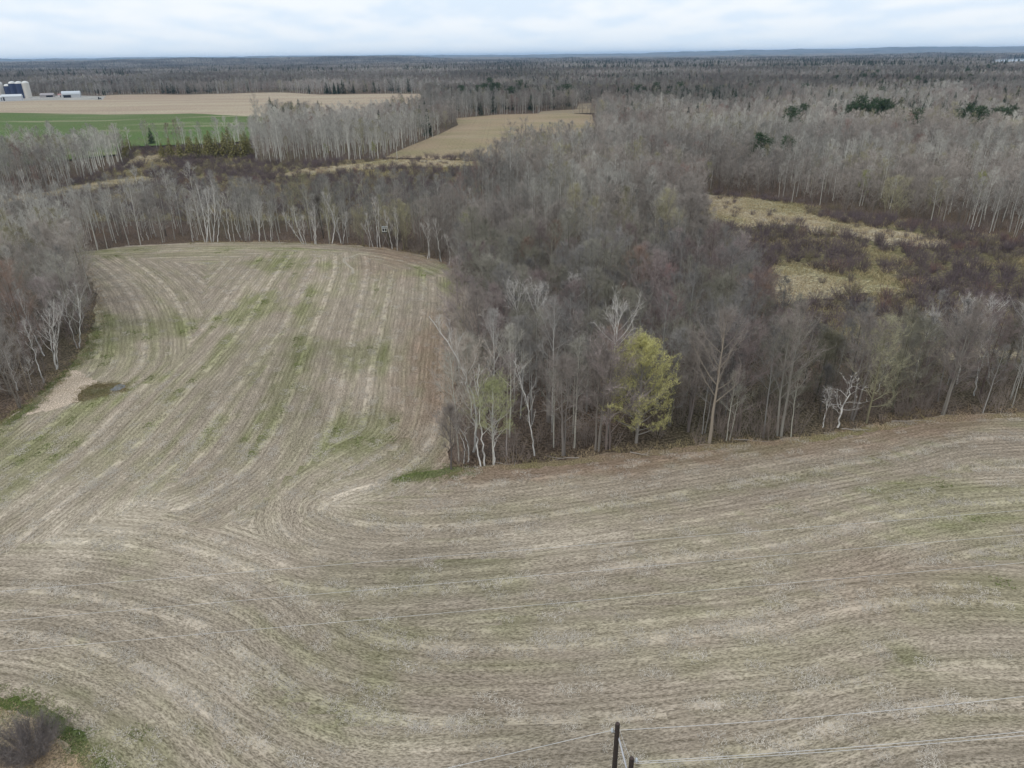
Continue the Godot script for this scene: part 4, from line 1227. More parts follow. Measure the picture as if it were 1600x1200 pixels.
		["cedar_tree", -177.3, -442.6, 1.25, "tall rear olive cedar in the yellowish thicket beside the aspen stand", "olive cedars at the foot of the aspen stand"],
		["cedar_tree", -166.6, -444.6, 1.38, "tallest rear olive cedar in the yellowish thicket beside the aspen stand", "olive cedars at the foot of the aspen stand"],
		["cedar_tree", -186.6, -437.4, 1.00, "low rear olive cedar in the yellowish thicket beside the aspen stand", "olive cedars at the foot of the aspen stand"],
		["cedar_tree", -157.8, -446.9, 1.12, "last rear olive cedar in the yellowish thicket beside the aspen stand", "olive cedars at the foot of the aspen stand"]]:
		# name, x, z, scale, label, group
		var o := thing(q[0], Vector3(q[1], land(q[1], q[2]), q[2]), q[4], "tree", q[5])
		var v: Array = meshes[q[0]][rng.randi() % meshes[q[0]].size()]
		part("trunk", v[0], o)
		part("crown", v[1], o)
		o.rotation.y = rnd(0, TAU)
		o.scale = Vector3.ONE * q[3]
		o.scale.y *= rnd(0.92, 1.1)
	# stands of spruce: too many to name apart
	for q in [[[30, -875, 86, -972, 137, -1022, 168, -1208, 103, -1171, 37, -1083], 34, "dark spruce in the belt behind the small clearing", "spruces behind the clearing"],
		[[141, -913, 226, -968, 144, -605, 89, -553], 40, "dark spruce in the thick stand past the small clearing", "spruces past the clearing"],
		[[255, -1054, 336, -1078, 171, -538, 149, -542, 181, -744], 40, "dark spruce in the wide belt above the thin field strip", "spruces above the field strip"],
		[[361, -1128, 504, -1201, 306, -724, 221, -605, 221, -685], 36, "dark spruce on the plain beyond the pine clump", "spruces beyond the pine clump"],
		[[-1413, -2246, -1312, -2437, -894, -1655, -955, -1512], 30, "dark spruce in the belt behind the silos", "spruces behind the silos"],
		[[-1340, -3300, -124, -1597, -103, -1322, -786, -1931], 6, "lone far spruce poking from the wood beyond the pale field", "far spruces beyond the pale field"],
		[[247, -1921, 1480, -2345, 642, -1009, 531, -1268, 175, -1357], 30, "lone far spruce on the brown wooded plain", "far spruces on the plain"]]:
		var area := poly(q[0])
		var lo := Vector2(1e9, 1e9)
		var hi := Vector2(-1e9, -1e9)
		for p in area:
			lo = lo.min(p); hi = hi.max(p)
		var spots := []
		var tries := 0
		while spots.size() < q[1] and tries < 4000:
			tries += 1
			var p := Vector2(rnd(lo.x, hi.x), rnd(lo.y, hi.y))
			if Geometry2D.is_point_in_polygon(p, area): spots.append(p)
		spots.sort_custom(func(a, c): return a.x / a.y > c.x / c.y)
		for n in spots.size():
			var p: Vector2 = spots[n]
			var o := thing("spruce_tree", Vector3(p.x, land(p.x, p.y), p.y), "%s, %s from the left" % [q[2], nth(n + 1)], "tree", q[3])
			var v: Array = meshes["spruce_tree"][rng.randi() % 4]
			part("trunk", v[0], o)
			part("crown", v[1], o)
			o.rotation.y = rnd(0, TAU)
			o.scale = Vector3.ONE * rnd(0.75, 1.15)

func nth(n: int) -> String:
	var tail := "th"
	if n % 100 < 11 or n % 100 > 13: tail = ["th", "st", "nd", "rd", "th", "th", "th", "th", "th", "th"][n % 10]
	return "%d%s" % [n, tail]

# ---------------------------------------------------------------- the bare woods
var lists := {}

func put(key: String, at: Vector3, s: float, tint: Color, tall := 1.0) -> void:
	if not lists.has(key): lists[key] = [[], []]
	lists[key][0].append(Transform3D(Basis(Vector3.UP, rnd(0, TAU)).scaled(Vector3(s, s * tall, s)), at))
	lists[key][1].append(tint)

var clear_view := []
var thin_stand := PackedVector2Array()

func woods(open: Array) -> void:
	thin_stand = poly([-225.6, -432.4, -149.6, -433.7, -181.5, -531.6, -259.0, -495.8])
	clear_view = [[Vector3(47.6, 0, -91.7), 2.2], [Vector3(17.5, 0, -87.9), 3.2], [Vector3(-2.6, 0, -82.3), 2.6], [Vector3(27.8, 0, -87.6), 1.2], [Vector3(3.0, 0, -84.7), 2.0], [Vector3(-81.4, 0, -116.7), 3.4], [Vector3(-83.2, 0, -127.5), 2.6], [Vector3(-80.4, 0, -111.2), 2.4]]
	var maple := {"h": 15.0, "r": 0.17, "base": 0.17, "cr": 4.6, "limbs": 24, "subs": 8, "twigs": 9, "fork": true, "tw": 0.026, "tl": 1.1, "reach": 1.2, "wob": 0.2, "ct": Color(0.56, 0.52, 0.47), "cb": Color(0.78, 0.75, 0.70), "cw": Color(0.98, 0.94, 0.90), "el": 0.5, "up": 0.10, "low": 0.3, "stray": 0.04, "twig_up": 0.15, "spread": 0.85}
	var aspen := {"h": 16.0, "r": 0.13, "base": 0.38, "cr": 3.0, "limbs": 18, "subs": 6, "twigs": 8, "fork": true, "tw": 0.026, "tl": 0.9, "ct": Color(1.0, 0.985, 0.94), "cb": Color(1.0, 0.98, 0.93), "cw": Color(0.74, 0.71, 0.67), "el": 0.65, "up": 0.11, "low": 0.3, "stray": 0.04, "twig_up": 0.2}
	var near := []      # [parts, one mesh]
	for i in 6:
		var p := maple.duplicate()
		p.h = [15.0, 13.0, 16.0, 14.0, 11.5, 15.5][i]
		p.cr = [4.6, 5.0, 4.0, 4.8, 4.2, 5.2][i]
		if i == 2 or i == 5: p.stems = 2
		if i == 4: p.merge({"base": 0.08, "el": 0.8}, true)
		near.append(grow(p, 1000 + i * 13))
	for i in 4:
		var p := aspen.duplicate()
		p.h = [16.0, 14.5, 17.0, 15.0][i]
		if i == 3: p.stems = 2
		near.append(grow(p, 1200 + i * 13))
	var mid := []
	for i in 4:
		var p := maple.duplicate()
		p.merge({"limbs": 15, "subs": 5, "twigs": 7, "tw": 0.055, "tl": 1.3, "lod": 1, "sides": 4, "tsegs": 5, "r": 0.2, "h": [15.0, 13.5, 16.0, 14.0][i], "stems": 2 if i == 2 else 1}, true)
		mid.append(grow(p, 1400 + i * 13))
	for i in 4:
		var p := aspen.duplicate()
		p.merge({"limbs": 12, "subs": 4, "twigs": 6, "tw": 0.055, "tl": 1.15, "lod": 1, "sides": 4, "tsegs": 5, "r": 0.16, "h": [16.0, 14.5, 17.0, 15.0][i]}, true)
		mid.append(grow(p, 1600 + i * 13))
	var far := []
	for i in 3:
		var p := maple.duplicate()
		p.merge({"limbs": 12, "subs": 0, "twigs": 16, "tw": 0.16, "tl": 1.9, "lod": 1, "sides": 3, "tsegs": 3, "r": 0.2, "cr": 4.8}, true)
		p.erase("fork")
		far.append(grow(p, 1800 + i * 13))
	for i in 2:
		var p := aspen.duplicate()
		p.merge({"limbs": 11, "subs": 0, "twigs": 14, "tw": 0.15, "tl": 1.6, "lod": 1, "sides": 3, "tsegs": 3, "r": 0.17, "cr": 3.4}, true)
		p.erase("fork")
		far.append(grow(p, 1900 + i * 13))
	var wm := wood_mat(Color.WHITE)
	var whole := {}
	for e in [["n", near], ["m", mid], ["f", far]]:
		for i in e[1].size():
			var j := MB.new()
			j.join(e[1][i][0]); j.join(e[1][i][1])
			whole["%s%d" % [e[0], i]] = j.mesh(wm)
	var tree_mesh := []
	for t in near: tree_mesh.append([t[0].mesh(wm), t[1].mesh(wm)])
	for i in 4:
		var b := bush([3.2, 4.2, 2.6, 5.0][i], [1.5, 1.3, 1.6, 1.4][i], [11, 9, 12, 9][i], 0.026, Color(0.95, 0.92, 0.88), 2100 + i, 22)
		b[0].join(b[1])
		whole["u%d" % i] = b[0].mesh(wm)
	for i in 4:
		var f := spruce(16.0, 3.2, Color(0.046, 0.074, 0.047), 2200 + i)
		f[0].join(f[1])
		whole["e%d" % i] = f[0].mesh(wm)
	var boxes := []
	for o in open:
		var r := Rect2(o[0], Vector2.ZERO)
		for p in o: r = r.expand(p)
		boxes.append(r)

	rng.seed = 4711
	var singles := []
	var bands := [[60.0, 260.0, 4.7], [260.0, 520.0, 4.6], [520.0, 1100.0, 5.8], [1100.0, 2300.0, 8.2], [2300.0, 4600.0, 12.0], [4600.0, 8200.0, 17.0]]
	for b in bands:
		var r0: float = b[0]
		var r1: float = b[1]
		var st: float = b[2]
		var z := -r1
		while z < 0.0:
			var lim := minf(sqrt(r1 * r1 - z * z), -z * 0.92 + 25.0)
			var x := -lim
			while x < lim:
				var px := x + rnd(-0.48, 0.48) * st
				var pz := z + rnd(-0.48, 0.48) * st
				x += st
				var d := sqrt(px * px + pz * pz)
				if d < r0 or d > r1: continue
				var p := Vector2(px, pz)
				var hit := false
				for i in open.size():
					if i == 1 and Geometry2D.is_point_in_polygon(p, thin_stand): continue
					if boxes[i].has_point(p) and Geometry2D.is_point_in_polygon(p, open[i]):
						hit = true
						break
				if hit: continue
				var n := noise_a.get_noise_2d(px * 0.5 + 700.0, pz * 0.5)
				var n2 := noise_b.get_noise_2d(px * 0.35, pz * 0.35 + 400.0)
				var young := aspen_share(px, pz, n)
				var asp := rng.randf() < young
				var red := n2 > 0.26 and rng.randf() < 0.16
				var bud := n2 < -0.27 and rng.randf() < 0.30
				var tint := (Color(0.585, 0.59, 0.57) if asp else Color(0.395, 0.372, 0.348)) * rnd(0.68, 1.3) * (1.0 + 0.45 * noise_b.get_noise_2d(px * 0.25 - 90.0, pz * 0.25) + 0.5 * noise_b.get_noise_2d(px * 0.06, pz * 0.06 - 300.0))
				tint = tint.lerp(Color(0.36, 0.35, 0.35), clampf(n2 + 0.2, 0, 0.6) * 0.5)
				if red: tint = Color(0.34, 0.255, 0.235) * rnd(0.85, 1.15)
				elif bud: tint = Color(0.42, 0.41, 0.29) * rnd(0.85, 1.1)
				if d < 215.0 and asp: tint = tint * Color(0.84, 0.83, 0.82)
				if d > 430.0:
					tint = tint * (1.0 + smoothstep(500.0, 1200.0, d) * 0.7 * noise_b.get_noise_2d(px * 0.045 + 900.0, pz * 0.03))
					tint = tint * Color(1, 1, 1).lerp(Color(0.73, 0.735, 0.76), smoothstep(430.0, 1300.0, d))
				tint.a = 1.0
				var s := rnd(0.70, 1.16) * (1.0 + 0.15 * n)
				if px > 30.0 and d < 190.0 or pz < -180.0 and px < 10.0 and d < 262.0: s *= 0.88
				if px > 60.0 and d > 190.0 and d < 480.0: s *= 0.9
				var blocked := false
				for l in clear_view:
					if absf(px - l[0].x * pz / l[0].z) < l[1] and pz > l[0].z - 2.0 and pz < l[0].z + 22.0: blocked = true
				if blocked: continue
				if Geometry2D.is_point_in_polygon(p, thin_stand) and rng.randf() > 0.22: continue
				var dark := noise_b.get_noise_2d(px * 0.10 + 55.0, pz * 0.10)
				if d > 520.0 and rng.randf() < (0.02 + smoothstep(0.10, 0.4, dark) * 0.42) * (1.0 if px > -80.0 else 0.4) * (1.0 if d < 2600.0 else 0.45):
					put("e%d" % (rng.randi() % 4), Vector3(px, land(px, pz), pz), rnd(0.8, 1.3) * (1.0 if d < 2300.0 else 1.4), Color.WHITE * rnd(0.75, 1.3))
					continue
				var at := Vector3(px, land(px, pz) - 0.05, pz)
				if d < 260.0:
					singles.append([d, at, s, tint, asp, red, bud])
				elif d < 900.0:
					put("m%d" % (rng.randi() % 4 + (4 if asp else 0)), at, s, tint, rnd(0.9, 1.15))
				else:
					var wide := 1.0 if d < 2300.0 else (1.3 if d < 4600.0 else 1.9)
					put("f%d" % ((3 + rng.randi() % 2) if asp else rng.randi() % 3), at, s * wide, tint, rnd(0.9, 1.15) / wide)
				for again in (3 if d < 150.0 else (3 if d < 220.0 else (1 if d < 420.0 else 0))):
					var q := at + Vector3(rnd(-2.6, 2.6), 0, rnd(-2.6, 2.6))
					if not Geometry2D.is_point_in_polygon(Vector2(q.x, q.z), field_edge):
						put("u%d" % (rng.randi() % 4), q, rnd(0.5, 1.4), Color(0.28, 0.245, 0.225) * rnd(0.75, 1.25))
			z += st
	singles.sort_custom(func(a, c): return a[0] < c[0])
	rng.seed = 99
	var count := 0
	var tints := []
	for e in singles:
		var asp: bool = e[4]
		var at: Vector3 = e[1]
		var k := (6 + rng.randi() % 4) if asp else rng.randi() % 6
		var in_frame := absf(at.x) < -at.z * 0.70 + 6.0
		if count < 270 and in_frame:
			count += 1
			var o := thing("bare_tree", at, tree_label(at, asp, e[5], e[6], k, e[2]), "tree", "bare trees nearest the field")
			# a few shades, so that trees share materials
			var c: Color = e[3]
			var m := wood_mat(Color(snappedf(c.r, 0.04), snappedf(c.g, 0.04), snappedf(c.b, 0.04)))
			part("trunk", tree_mesh[k][0], o, m)
			part("crown", tree_mesh[k][1], o, m)
			o.rotation.y = rnd(0, TAU)
			o.scale = Vector3.ONE * e[2]
		else:
			put("n%d" % k, at, e[2], e[3])
	var forest := Node3D.new()
	forest.name = "bare_forest"
	add_child(forest)
	tag(forest, "bare grey-brown spring forest of uncounted trees spreading to the horizon", "forest", "", "stuff")
	var under := Node3D.new()
	under.name = "undergrowth"
	add_child(under)
	tag(under, "thin bare saplings and brush between the tree trunks", "undergrowth", "", "stuff")
	var ever := Node3D.new()
	ever.name = "evergreen_forest"
	add_child(ever)
	tag(ever, "dark patches of uncounted far spruces mixed into the bare forest", "forest", "", "stuff")
	edge_growth()
	for k in lists:
		if k[0] == "e":
			copies_of("trees", whole[k], lists[k][0], lists[k][1], ever)
			continue
		if k[0] == "g": continue
		copies_of("saplings" if k[0] == "u" else "trees", whole[k], lists[k][0], lists[k][1], under if k[0] == "u" else forest)
	far_canopy()

# ragged grass, brush and fallen limbs where the woods meet the stubble
func edge_growth() -> void:
	rng.seed = 5150
	var tuft := MB.new()
	for i in 46:
		var q := Vector3(rnd(-0.8, 0.8), 0, rnd(-0.8, 0.8))
		tuft.sliver(q, q + Vector3(rnd(-0.35, 0.35), rnd(0.2, 0.6), rnd(-0.35, 0.35)), 0.06, rvec(), Color(1, 0.96, 0.88) * rnd(0.65, 1.0))
	var where := []
	var tint := []
	var n := field_edge.size()
	for i in n:
		var a := field_edge[i]
		var b := field_edge[(i + 1) % n]
		if a.y > -60.0 and b.y > -60.0 or a.x > 120.0 or a.x < -110.0: continue
		var out_ := (b - a).orthogonal().normalized()
		if Geometry2D.is_point_in_polygon((a + b) * 0.5 + out_ * 0.5, field_edge): out_ = -out_
		var steps := int(a.distance_to(b) / 0.45)
		for k in steps:
			var p := a.lerp(b, (k + rnd(0, 1)) / steps) + out_ * (rnd(-1.5, 2.2) + 1.2 * noise_c.get_noise_2d(a.x + k * 4.0, a.y))
			where.append(Transform3D(Basis(Vector3.UP, rnd(0, TAU)).scaled(Vector3(1, rnd(0.5, 1.2), 1) * rnd(0.6, 1.2)), Vector3(p.x, 0.05 if Geometry2D.is_point_in_polygon(p, field_edge) else -0.05, p.y)))
			tint.append(Color(0.52, 0.42, 0.31).lerp(Color(0.36, 0.34, 0.17), clampf(noise_b.get_noise_2d(p.x * 2.0, p.y * 2.0) * 1.6 + 0.15, 0, 1)) * rnd(0.75, 1.1))
			if rng.randf() < 0.16:
				var q := p + out_ * rnd(0.6, 3.0)
				put("u%d" % (rng.randi() % 4), Vector3(q.x, 0, q.y), rnd(0.3, 0.8), Color(0.30, 0.255, 0.235) * rnd(0.75, 1.25))
	var g := Node3D.new()
	g.name = "edge_grass"
	add_child(g)
	tag(g, "ragged dry grass along the line where woods and stubble meet", "grass", "", "stuff")
	copies_of("tufts", tuft.mesh(wood_mat(Color.WHITE)), where, tint, g)
	var gw := []
	var gt := []
	for e in [[poly([-48.58, -45.51, -44.82, -44.90, -41.60, -44.18, -38.35, -42.82, -35.36, -40.80, -32.32, -38.44, -30.62, -37.05, -32.08, -36.54, -34.60, -38.47, -36.86, -40.22, -39.87, -42.21, -43.86, -43.42, -47.39, -43.80]), 1.0], [poly([-15.96, -78.62, -13.65, -80.12, -8.69, -81.44, -4.84, -81.35, -5.21, -80.08, -9.39, -79.55, -12.61, -78.39]), 0.7], [poly([-77.58, -95.37, -77.62, -105.12, -78.76, -115.53, -81.09, -126.17, -85.56, -138.64, -83.17, -135.56, -78.24, -121.97, -78.76, -116.94, -77.59, -109.59, -76.04, -102.49, -76.14, -96.15]), 0.8], [poly([-47.44, -43.87, -43.90, -43.49, -39.91, -42.28, -36.66, -40.04, -34.41, -38.30, -31.94, -36.28, -31.65, -31.50, -40.66, -31.61, -46.39, -38.08]), 0.0], [poly([-70.70, -103.97, -71.94, -107.40, -71.52, -109.41, -70.00, -110.66, -67.43, -110.32, -65.49, -109.49, -64.52, -107.93, -65.72, -106.48, -67.51, -104.83, -69.04, -103.22]), 0.45]]:
		var rect := Rect2(e[0][0], Vector2.ZERO)
		for p in e[0]: rect = rect.expand(p)
		rect = rect.grow(0.8)
		var grown: PackedVector2Array = Geometry2D.offset_polygon(e[0], 0.6)[0]
		for k in int(rect.get_area() / 0.35):
			var p := rect.position + Vector2(rnd(0, 1), rnd(0, 1)) * rect.size
			if p.y > -30.0 or p.x < -62.0 and p.y > -60.0 or not Geometry2D.is_point_in_polygon(p, grown): continue
			gw.append(Transform3D(Basis(Vector3.UP, rnd(0, TAU)).scaled(Vector3(1, rnd(0.25, 0.6), 1) * rnd(0.5, 0.9)), Vector3(p.x, 0.14, p.y)))
			var g2 := Color(0.165, 0.215, 0.075).lerp(Color(0.40, 0.36, 0.22), clampf(noise_c.get_noise_2d(p.x * 3.0, p.y * 3.0) + 0.2, 0, 1) * 0.7)
			gt.append((Color(0.62, 0.49, 0.35) if e[1] == 0.0 else (g2 if e[1] > 0.5 else Color(0.23, 0.205, 0.10))) * rnd(0.75, 1.2))
	var g3 := Node3D.new()
	g3.name = "verge_grass"
	add_child(g3)
	tag(g3, "short green and tan grass of the verges around the field", "grass", "", "stuff")
	copies_of("tufts", tuft.mesh(wood_mat(Color.WHITE)), gw, gt, g3)
	for q in [[16.2, -85.0, 3.2, 0.5, "fallen grey limb at the wood edge below the yellow-green tree"], [9.0, -83.7, 4.0, 2.6, "long fallen limb lying at the foot of the clump of dark trunks"], [31.3, -88.3, 4.5, 0.2, "fallen limb beside the scarred brown tree"], [47.9, -90.9, 3.5, 0.3, "pale fallen branch under the bleached dead tree"], [-2.6, -82.8, 3.0, 0.15, "fallen pale stem at the foot of the pale green tree"], [56.2, -93.0, 3.6, 0.1, "fallen limb in the verge past the dead tree"]]:
		var m := MB.new()
		var d := Vector3(cos(q[3]), 0.03, sin(q[3]))
		var pts := path(Vector3.UP * 0.18, d, q[2], 6, 0.0, 0.22)
		m.tube(pts, 0.10, 0.03, 6, Color(0.31, 0.28, 0.245))
		for k in 5:
			var o := along(pts, rnd(0.4, 1.0))
			m.tube(path(o, d + rvec() * 0.9 + Vector3.UP * 0.4, rnd(0.8, 1.8), 2, 0.0, 0.2), 0.035, 0.01, 4, Color(0.33, 0.30, 0.265))
		single("fallen_limb", m.mesh(wood_mat(Color.WHITE)), q[4], "log").position = Vector3(q[0], 0, q[1])

func aspen_share(x: float, z: float, n: float) -> float:
	var d := sqrt(x * x + z * z)
	if d < 215.0 and x > -25.0: return clampf(0.20 + n * 1.2, 0.05, 0.5)
	if x < -40.0 and d > 255.0 and d < 560.0: return 0.93
	if d > 215.0 and d < 900.0: return clampf(0.55 + n * 1.6, 0.1, 0.95)
	if d < 215.0: return 0.3
	return clampf(0.42 + n * 1.6, 0.05, 0.9)

func tree_label(at: Vector3, asp: bool, red: bool, bud: bool, k: int, s: float) -> String:
	var look: String = "slender pale aspen" if asp else ["round-crowned tree", "broad tree", "narrow twin-stemmed tree", "full-crowned tree", "low bushy tree", "wide twin-stemmed tree"][k]
	if red: look = "red-budded " + look
	elif bud: look = "yellow-budded " + look
	var size_ := "tall " if s > 1.03 else ("small " if s < 0.88 else "")
	var best := 1e9
	var mark: Array
	for l in landmarks:
		var d := at.distance_to(l[0]) * (0.6 if absf(at.z - l[0].z) > absf(at.x - l[0].x) else 1.0)
		if d < best:
			best = d; mark = l
	var o: Vector3 = at - mark[0]
	var rel := ""
	if absf(o.x) > absf(o.z):
		rel = "right of" if o.x > 0 else "left of"
	else:
		rel = "behind" if o.z < 0 else "in front of"
	if best > 22.0: rel = "far " + rel
	elif best < 7.0: rel = "just " + rel
	var text: String = "bare " + size_ + look + " " + rel + " the " + mark[1]
	used[text] = used.get(text, 0) + 1
	if used[text] > 1:
		text = "bare " + ["greyer ", "next ", "thinner ", "further ", "more distant ", "last ", "ragged ", "hidden ", "crooked ", "hindmost "][mini(used[text] - 2, 9)] + size_ + look + " " + rel + " the " + mark[1]
	return text

var landmarks := []
var used := {}

func far_canopy() -> void:
	var m := MB.new()
	var na := 620
	var rings := PackedFloat32Array()
	var r := 7700.0
	while r < 27000.0:
		rings.append(r)
		r *= 1.016
	for k in rings.size():
		for i in na + 1:
			var a := lerpf(-0.86, 0.86, float(i) / na)
			var x := sin(a) * rings[k]
			var z := -cos(a) * rings[k]
			var up := land(x, z)
			if k == 0:
				up += 0.5
			else:
				up += 8.0 + 4.0 * noise_c.get_noise_2d(x * 0.3, z * 0.3) + rnd(-2.0, 2.0)
			var n := noise_b.get_noise_2d(x * 0.02, z * 0.02)
			var e := noise_c.get_noise_2d(x * 0.05, z * 0.02)
			var c := Color(0.15, 0.138, 0.13).lerp(Color(0.20, 0.185, 0.17), clampf(0.5 + n, 0, 1)).lerp(Color(0.05, 0.075, 0.05), smoothstep(0.25, 0.5, e) * 0.7)
			m.vert(Vector3(x, up, z), Vector3.UP, c * rnd(0.85, 1.1))
	for k in rings.size() - 1:
		for i in na:
			var a := k * (na + 1) + i
			var b := a + na + 1
			m.idx.append(a); m.idx.append(b); m.idx.append(b + 1)
			m.idx.append(a); m.idx.append(b + 1); m.idx.append(a + 1)
	single("distant_forest", m.mesh(paint("distant_forest", Color.WHITE, 1.0, 0.1)), "distant wooded hills blurring into haze on the horizon", "forest", "", "stuff")

# ---------------------------------------------------------------- shrubs and sedge
func wet_ground(marsh: PackedVector2Array, marsh_grass: Array, swamp: PackedVector2Array, swamp_grass: Array) -> void:
	var wm := wood_mat(Color.WHITE)
	var shrub := []
	for i in 4: shrub.append(bush([2.8, 3.4, 2.4, 3.8][i], [2.0, 2.3, 2.4, 2.0][i], 26, 0.045, Color(0.98, 0.92, 0.92), 2300 + i, 11))
	var pieces := []
	for b in shrub: pieces.append([b[0].mesh(wm), b[1].mesh(wm)])
	var whole := []
	for b in shrub:
		b[0].join(b[1])
		whole.append(b[0].mesh(wm))
	# the shrub in the dry corner, close to the camera
	var s := bush(3.2, 2.5, 190, 0.015, Color(0.22, 0.195, 0.185), 2399, 70)
	plant("corner_shrub", Vector3(-38.50, 0.15, -39.09), s, "dense grey bare shrub in the dry grass corner", "shrub")

	var tuft := MB.new()
	rng.seed = 2500
	for i in 60:
		var q := Vector3(rnd(-1.6, 1.6), 0, rnd(-1.6, 1.6))
		tuft.sliver(q, q + Vector3(rnd(-0.5, 0.5), rnd(0.35, 0.9), rnd(-0.5, 0.5)), 0.13, rvec(), Color(1, 0.95, 0.86) * rnd(0.7, 1.0))
	var tm := tuft.mesh(wm)
	var brush := Node3D.new()
	brush.name = "swamp_brush"
	var sedge := Node3D.new()
	sedge.name = "dead_sedge"
	add_child(brush)
	add_child(sedge)
	tag(brush, "mass of dark bare shrubs filling the wet ground", "brush", "", "stuff")
	tag(sedge, "tussocks of dead pale sedge in the swamp and marsh", "grass", "", "stuff")
	var count := 0
	var lone := []
	for area in [[swamp, swamp_grass, 3.0, "of the swamp"], [marsh, marsh_grass, 3.8, "of the marsh strip"]]:
		var outline: PackedVector2Array = area[0]
		var grass: Array = area[1]
		var r := Rect2(outline[0], Vector2.ZERO)
		for p in outline: r = r.expand(p)
		var where := [[], [], [], []]
		var tint := [[], [], [], []]
		var gw := []
		var gt := []
		var st: float = area[2]
		for j in int(r.size.y / st):
			for i in int(r.size.x / st):
				var p := r.position + (Vector2(i, j) + Vector2(rnd(0, 1), rnd(0, 1))) * st
				if not Geometry2D.is_point_in_polygon(p, outline): continue
				if absf(p.x) > -p.y * 0.9 + 20.0: continue
				var in_grass := false
				for g in grass:
					if Geometry2D.is_point_in_polygon(p, g): in_grass = true
				var n := noise_b.get_noise_2d(p.x * 0.9, p.y * 0.9)
				var y := land(p.x, p.y) + 0.1
				if in_grass or n > 0.08:
					gw.append(Transform3D(Basis(Vector3.UP, rnd(0, TAU)).scaled(Vector3.ONE * rnd(0.8, 1.3)), Vector3(p.x, y, p.y)))
					gt.append(Color(0.56, 0.49, 0.36).lerp(Color(0.41, 0.37, 0.23), clampf(0.1 + n * 1.6, 0, 1)) * rnd(0.85, 1.1))
				if in_grass and rng.randf() > 0.05 + smoothstep(0.05, 0.3, -n) * 0.4: continue
				if not in_grass and n > 0.34: continue
				var c := Color(0.165, 0.142, 0.148) * rnd(0.8, 1.2)
				if rng.randf() < 0.10: c = Color(0.23, 0.215, 0.14)
				if rng.randf() < 0.03: c = Color(0.24, 0.165, 0.15)
				var k := rng.randi() % 4
				var at := Vector3(p.x, y, p.y)
				var sc := rnd(0.65, 1.15) * (0.7 if in_grass else 1.0)
				if in_grass and count < 70:
					count += 1
					var o := thing("shrub", at, area[3], "shrub", "lone shrubs in the sedge")
					lone.append(o)
					var m := wood_mat(Color(0.16, 0.14, 0.145))
					part("stems", pieces[k][0], o, m)
					part("twigs", pieces[k][1], o, m)
					o.scale = Vector3.ONE * sc
					o.rotation.y = rnd(0, TAU)
				else:
					where[k].append(Transform3D(Basis(Vector3.UP, rnd(0, TAU)).scaled(Vector3.ONE * sc), at))
					tint[k].append(c)
		for k in 4: copies_of("shrubs", whole[k], where[k], tint[k], brush)
		copies_of("tussocks", tm, gw, gt, sedge)
	lone.sort_custom(func(a, c): return a.position.x / -a.position.z < c.position.x / -c.position.z)
	var seen := {}
	for o in lone:
		var w: String = o.get_meta("label")
		seen[w] = seen.get(w, 0) + 1
		o.set_meta("label", "dark bare shrub in the sedge %s, %s from the left" % [w, nth(seen[w])])

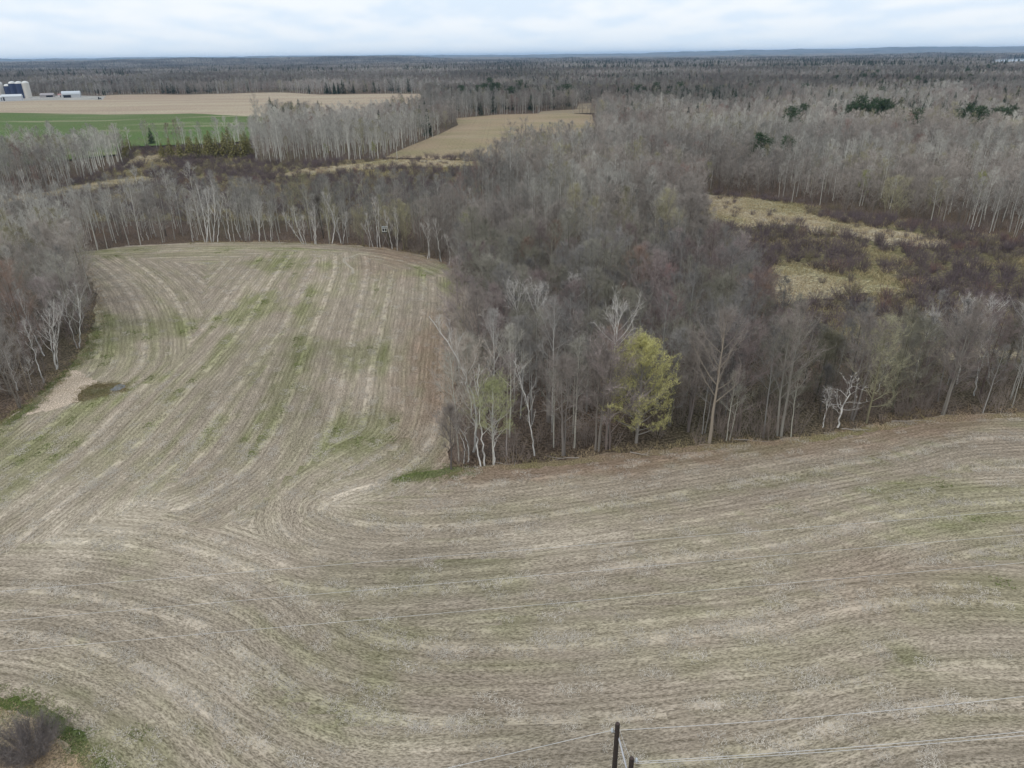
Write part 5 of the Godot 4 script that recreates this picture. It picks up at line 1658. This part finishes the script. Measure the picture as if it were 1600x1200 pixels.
# ---------------------------------------------------------------- loose straw and weeds on the field
func straw() -> void:
	rng.seed = 3100
	var kinds := []
	for v in 3:
		var m := MB.new()
		for i in 110:
			var q := Vector3(rnd(-1.0, 1.0), 0.0, rnd(-0.8, 0.8) * rnd(0.4, 1.0))
			var d := Vector3(rnd(-1, 1), rnd(0.05, 0.5), rnd(-1, 1)).normalized() * rnd(0.08, 0.24)
			m.strip(q, q + d, 0.042, 0.02, Vector3(rnd(-0.3, 0.3), 1, rnd(-0.3, 0.3)), Color.WHITE * rnd(0.7, 1.0))
		kinds.append(m.mesh(wood_mat(Color.WHITE)))
	var weed := MB.new()
	for i in 40:
		var q := Vector3(rnd(-0.9, 0.9), 0.0, rnd(-0.75, 0.75))
		for j in 2:
			weed.sliver(q, q + Vector3(rnd(-0.2, 0.2), rnd(0.06, 0.2), rnd(-0.2, 0.2)), 0.07, rvec(), Color.WHITE * rnd(0.6, 1.0))
	kinds.append(weed.mesh(wood_mat(Color.WHITE)))
	var where := [[], [], [], []]
	var tint := [[], [], [], []]
	var z := -212.0
	while z < -22.0:
		var lim := -z * 0.80 + 6.0
		var st := 1.35 if z > -95.0 else 2.1
		var x := -lim
		while x < lim:
			var p := Vector2(x + rnd(-0.5, 0.5) * st, z + rnd(-0.5, 0.5) * st)
			x += st
			if not Geometry2D.is_point_in_polygon(p, field_edge): continue
			var bald := false
			for b in [poly([-79.06, -116.67, -76.11, -115.45, -70.75, -110.42, -68.61, -111.14, -70.43, -107.35, -70.01, -103.48, -71.98, -100.79, -75.75, -98.69, -75.90, -102.26, -77.44, -109.33]), poly([-70.70, -103.97, -71.94, -107.40, -71.52, -109.41, -70.00, -110.66, -67.43, -110.32, -65.49, -109.49, -64.52, -107.93, -65.72, -106.48, -67.51, -104.83, -69.04, -103.22]), poly([-48.58, -45.51, -44.82, -44.90, -41.60, -44.18, -38.35, -42.82, -35.36, -40.80, -32.32, -38.44, -30.62, -37.05, -32.08, -36.54, -34.60, -38.47, -36.86, -40.22, -39.87, -42.21, -43.86, -43.42, -47.39, -43.80]), poly([-47.44, -43.87, -43.90, -43.49, -39.91, -42.28, -36.66, -40.04, -34.41, -38.30, -31.94, -36.28, -31.65, -31.50, -40.66, -31.61, -46.39, -38.08])]:
				if p.x < -25.0 and Geometry2D.is_point_in_polygon(p, b): bald = true
			if bald: continue
			var g := near_guide(p)
			var t: float = g[1].y + guides.find(g[0]) * 5.3
			var s: float = g[1].x
			var v := fposmod(t / 16.0, 1.0)
			var w := minf(absf(v - 0.27), absf(v - 0.76)) * 16.0
			var wind := smoothstep(1.3, 0.2, w)
			var tone := field_tint(p.x, p.y, s, t)
			var greenish := clampf((tone.g - tone.r) * 6.0 + 0.1, 0, 1)
			var c: Curve2D = g[0]
			var dir := c.sample_baked(minf(s + 0.6, c.get_baked_length())) - c.sample_baked(maxf(s - 0.6, 0.0))
			var b := Basis(Vector3.UP, -dir.angle() + rnd(-0.3, 0.3)).scaled(Vector3.ONE * rnd(0.8, 1.25))
			if rng.randf() < 0.16 + 0.62 * wind - greenish * 0.25:
				var k := rng.randi() % 3
				where[k].append(Transform3D(b, Vector3(p.x, 0.155, p.y)))
				tint[k].append(Color(0.60, 0.55, 0.475) * rnd(0.75, 1.08))
			elif rng.randf() < greenish * 0.9:
				where[3].append(Transform3D(b, Vector3(p.x, 0.155, p.y)))
				tint[3].append(Color(0.20, 0.245, 0.085) * rnd(0.75, 1.2))
		z += st
	var loose := Node3D.new()
	loose.name = "loose_straw"
	add_child(loose)
	tag(loose, "loose pale straw lying in windrows over the stubble", "straw", "", "stuff")
	for k in 3: copies_of("straw", kinds[k], where[k], tint[k], loose)
	var weeds := Node3D.new()
	weeds.name = "field_weeds"
	add_child(weeds)
	tag(weeds, "low green weeds sprouting between the stubble rows", "weeds", "", "stuff")
	copies_of("weeds", kinds[3], where[3], tint[3], weeds)
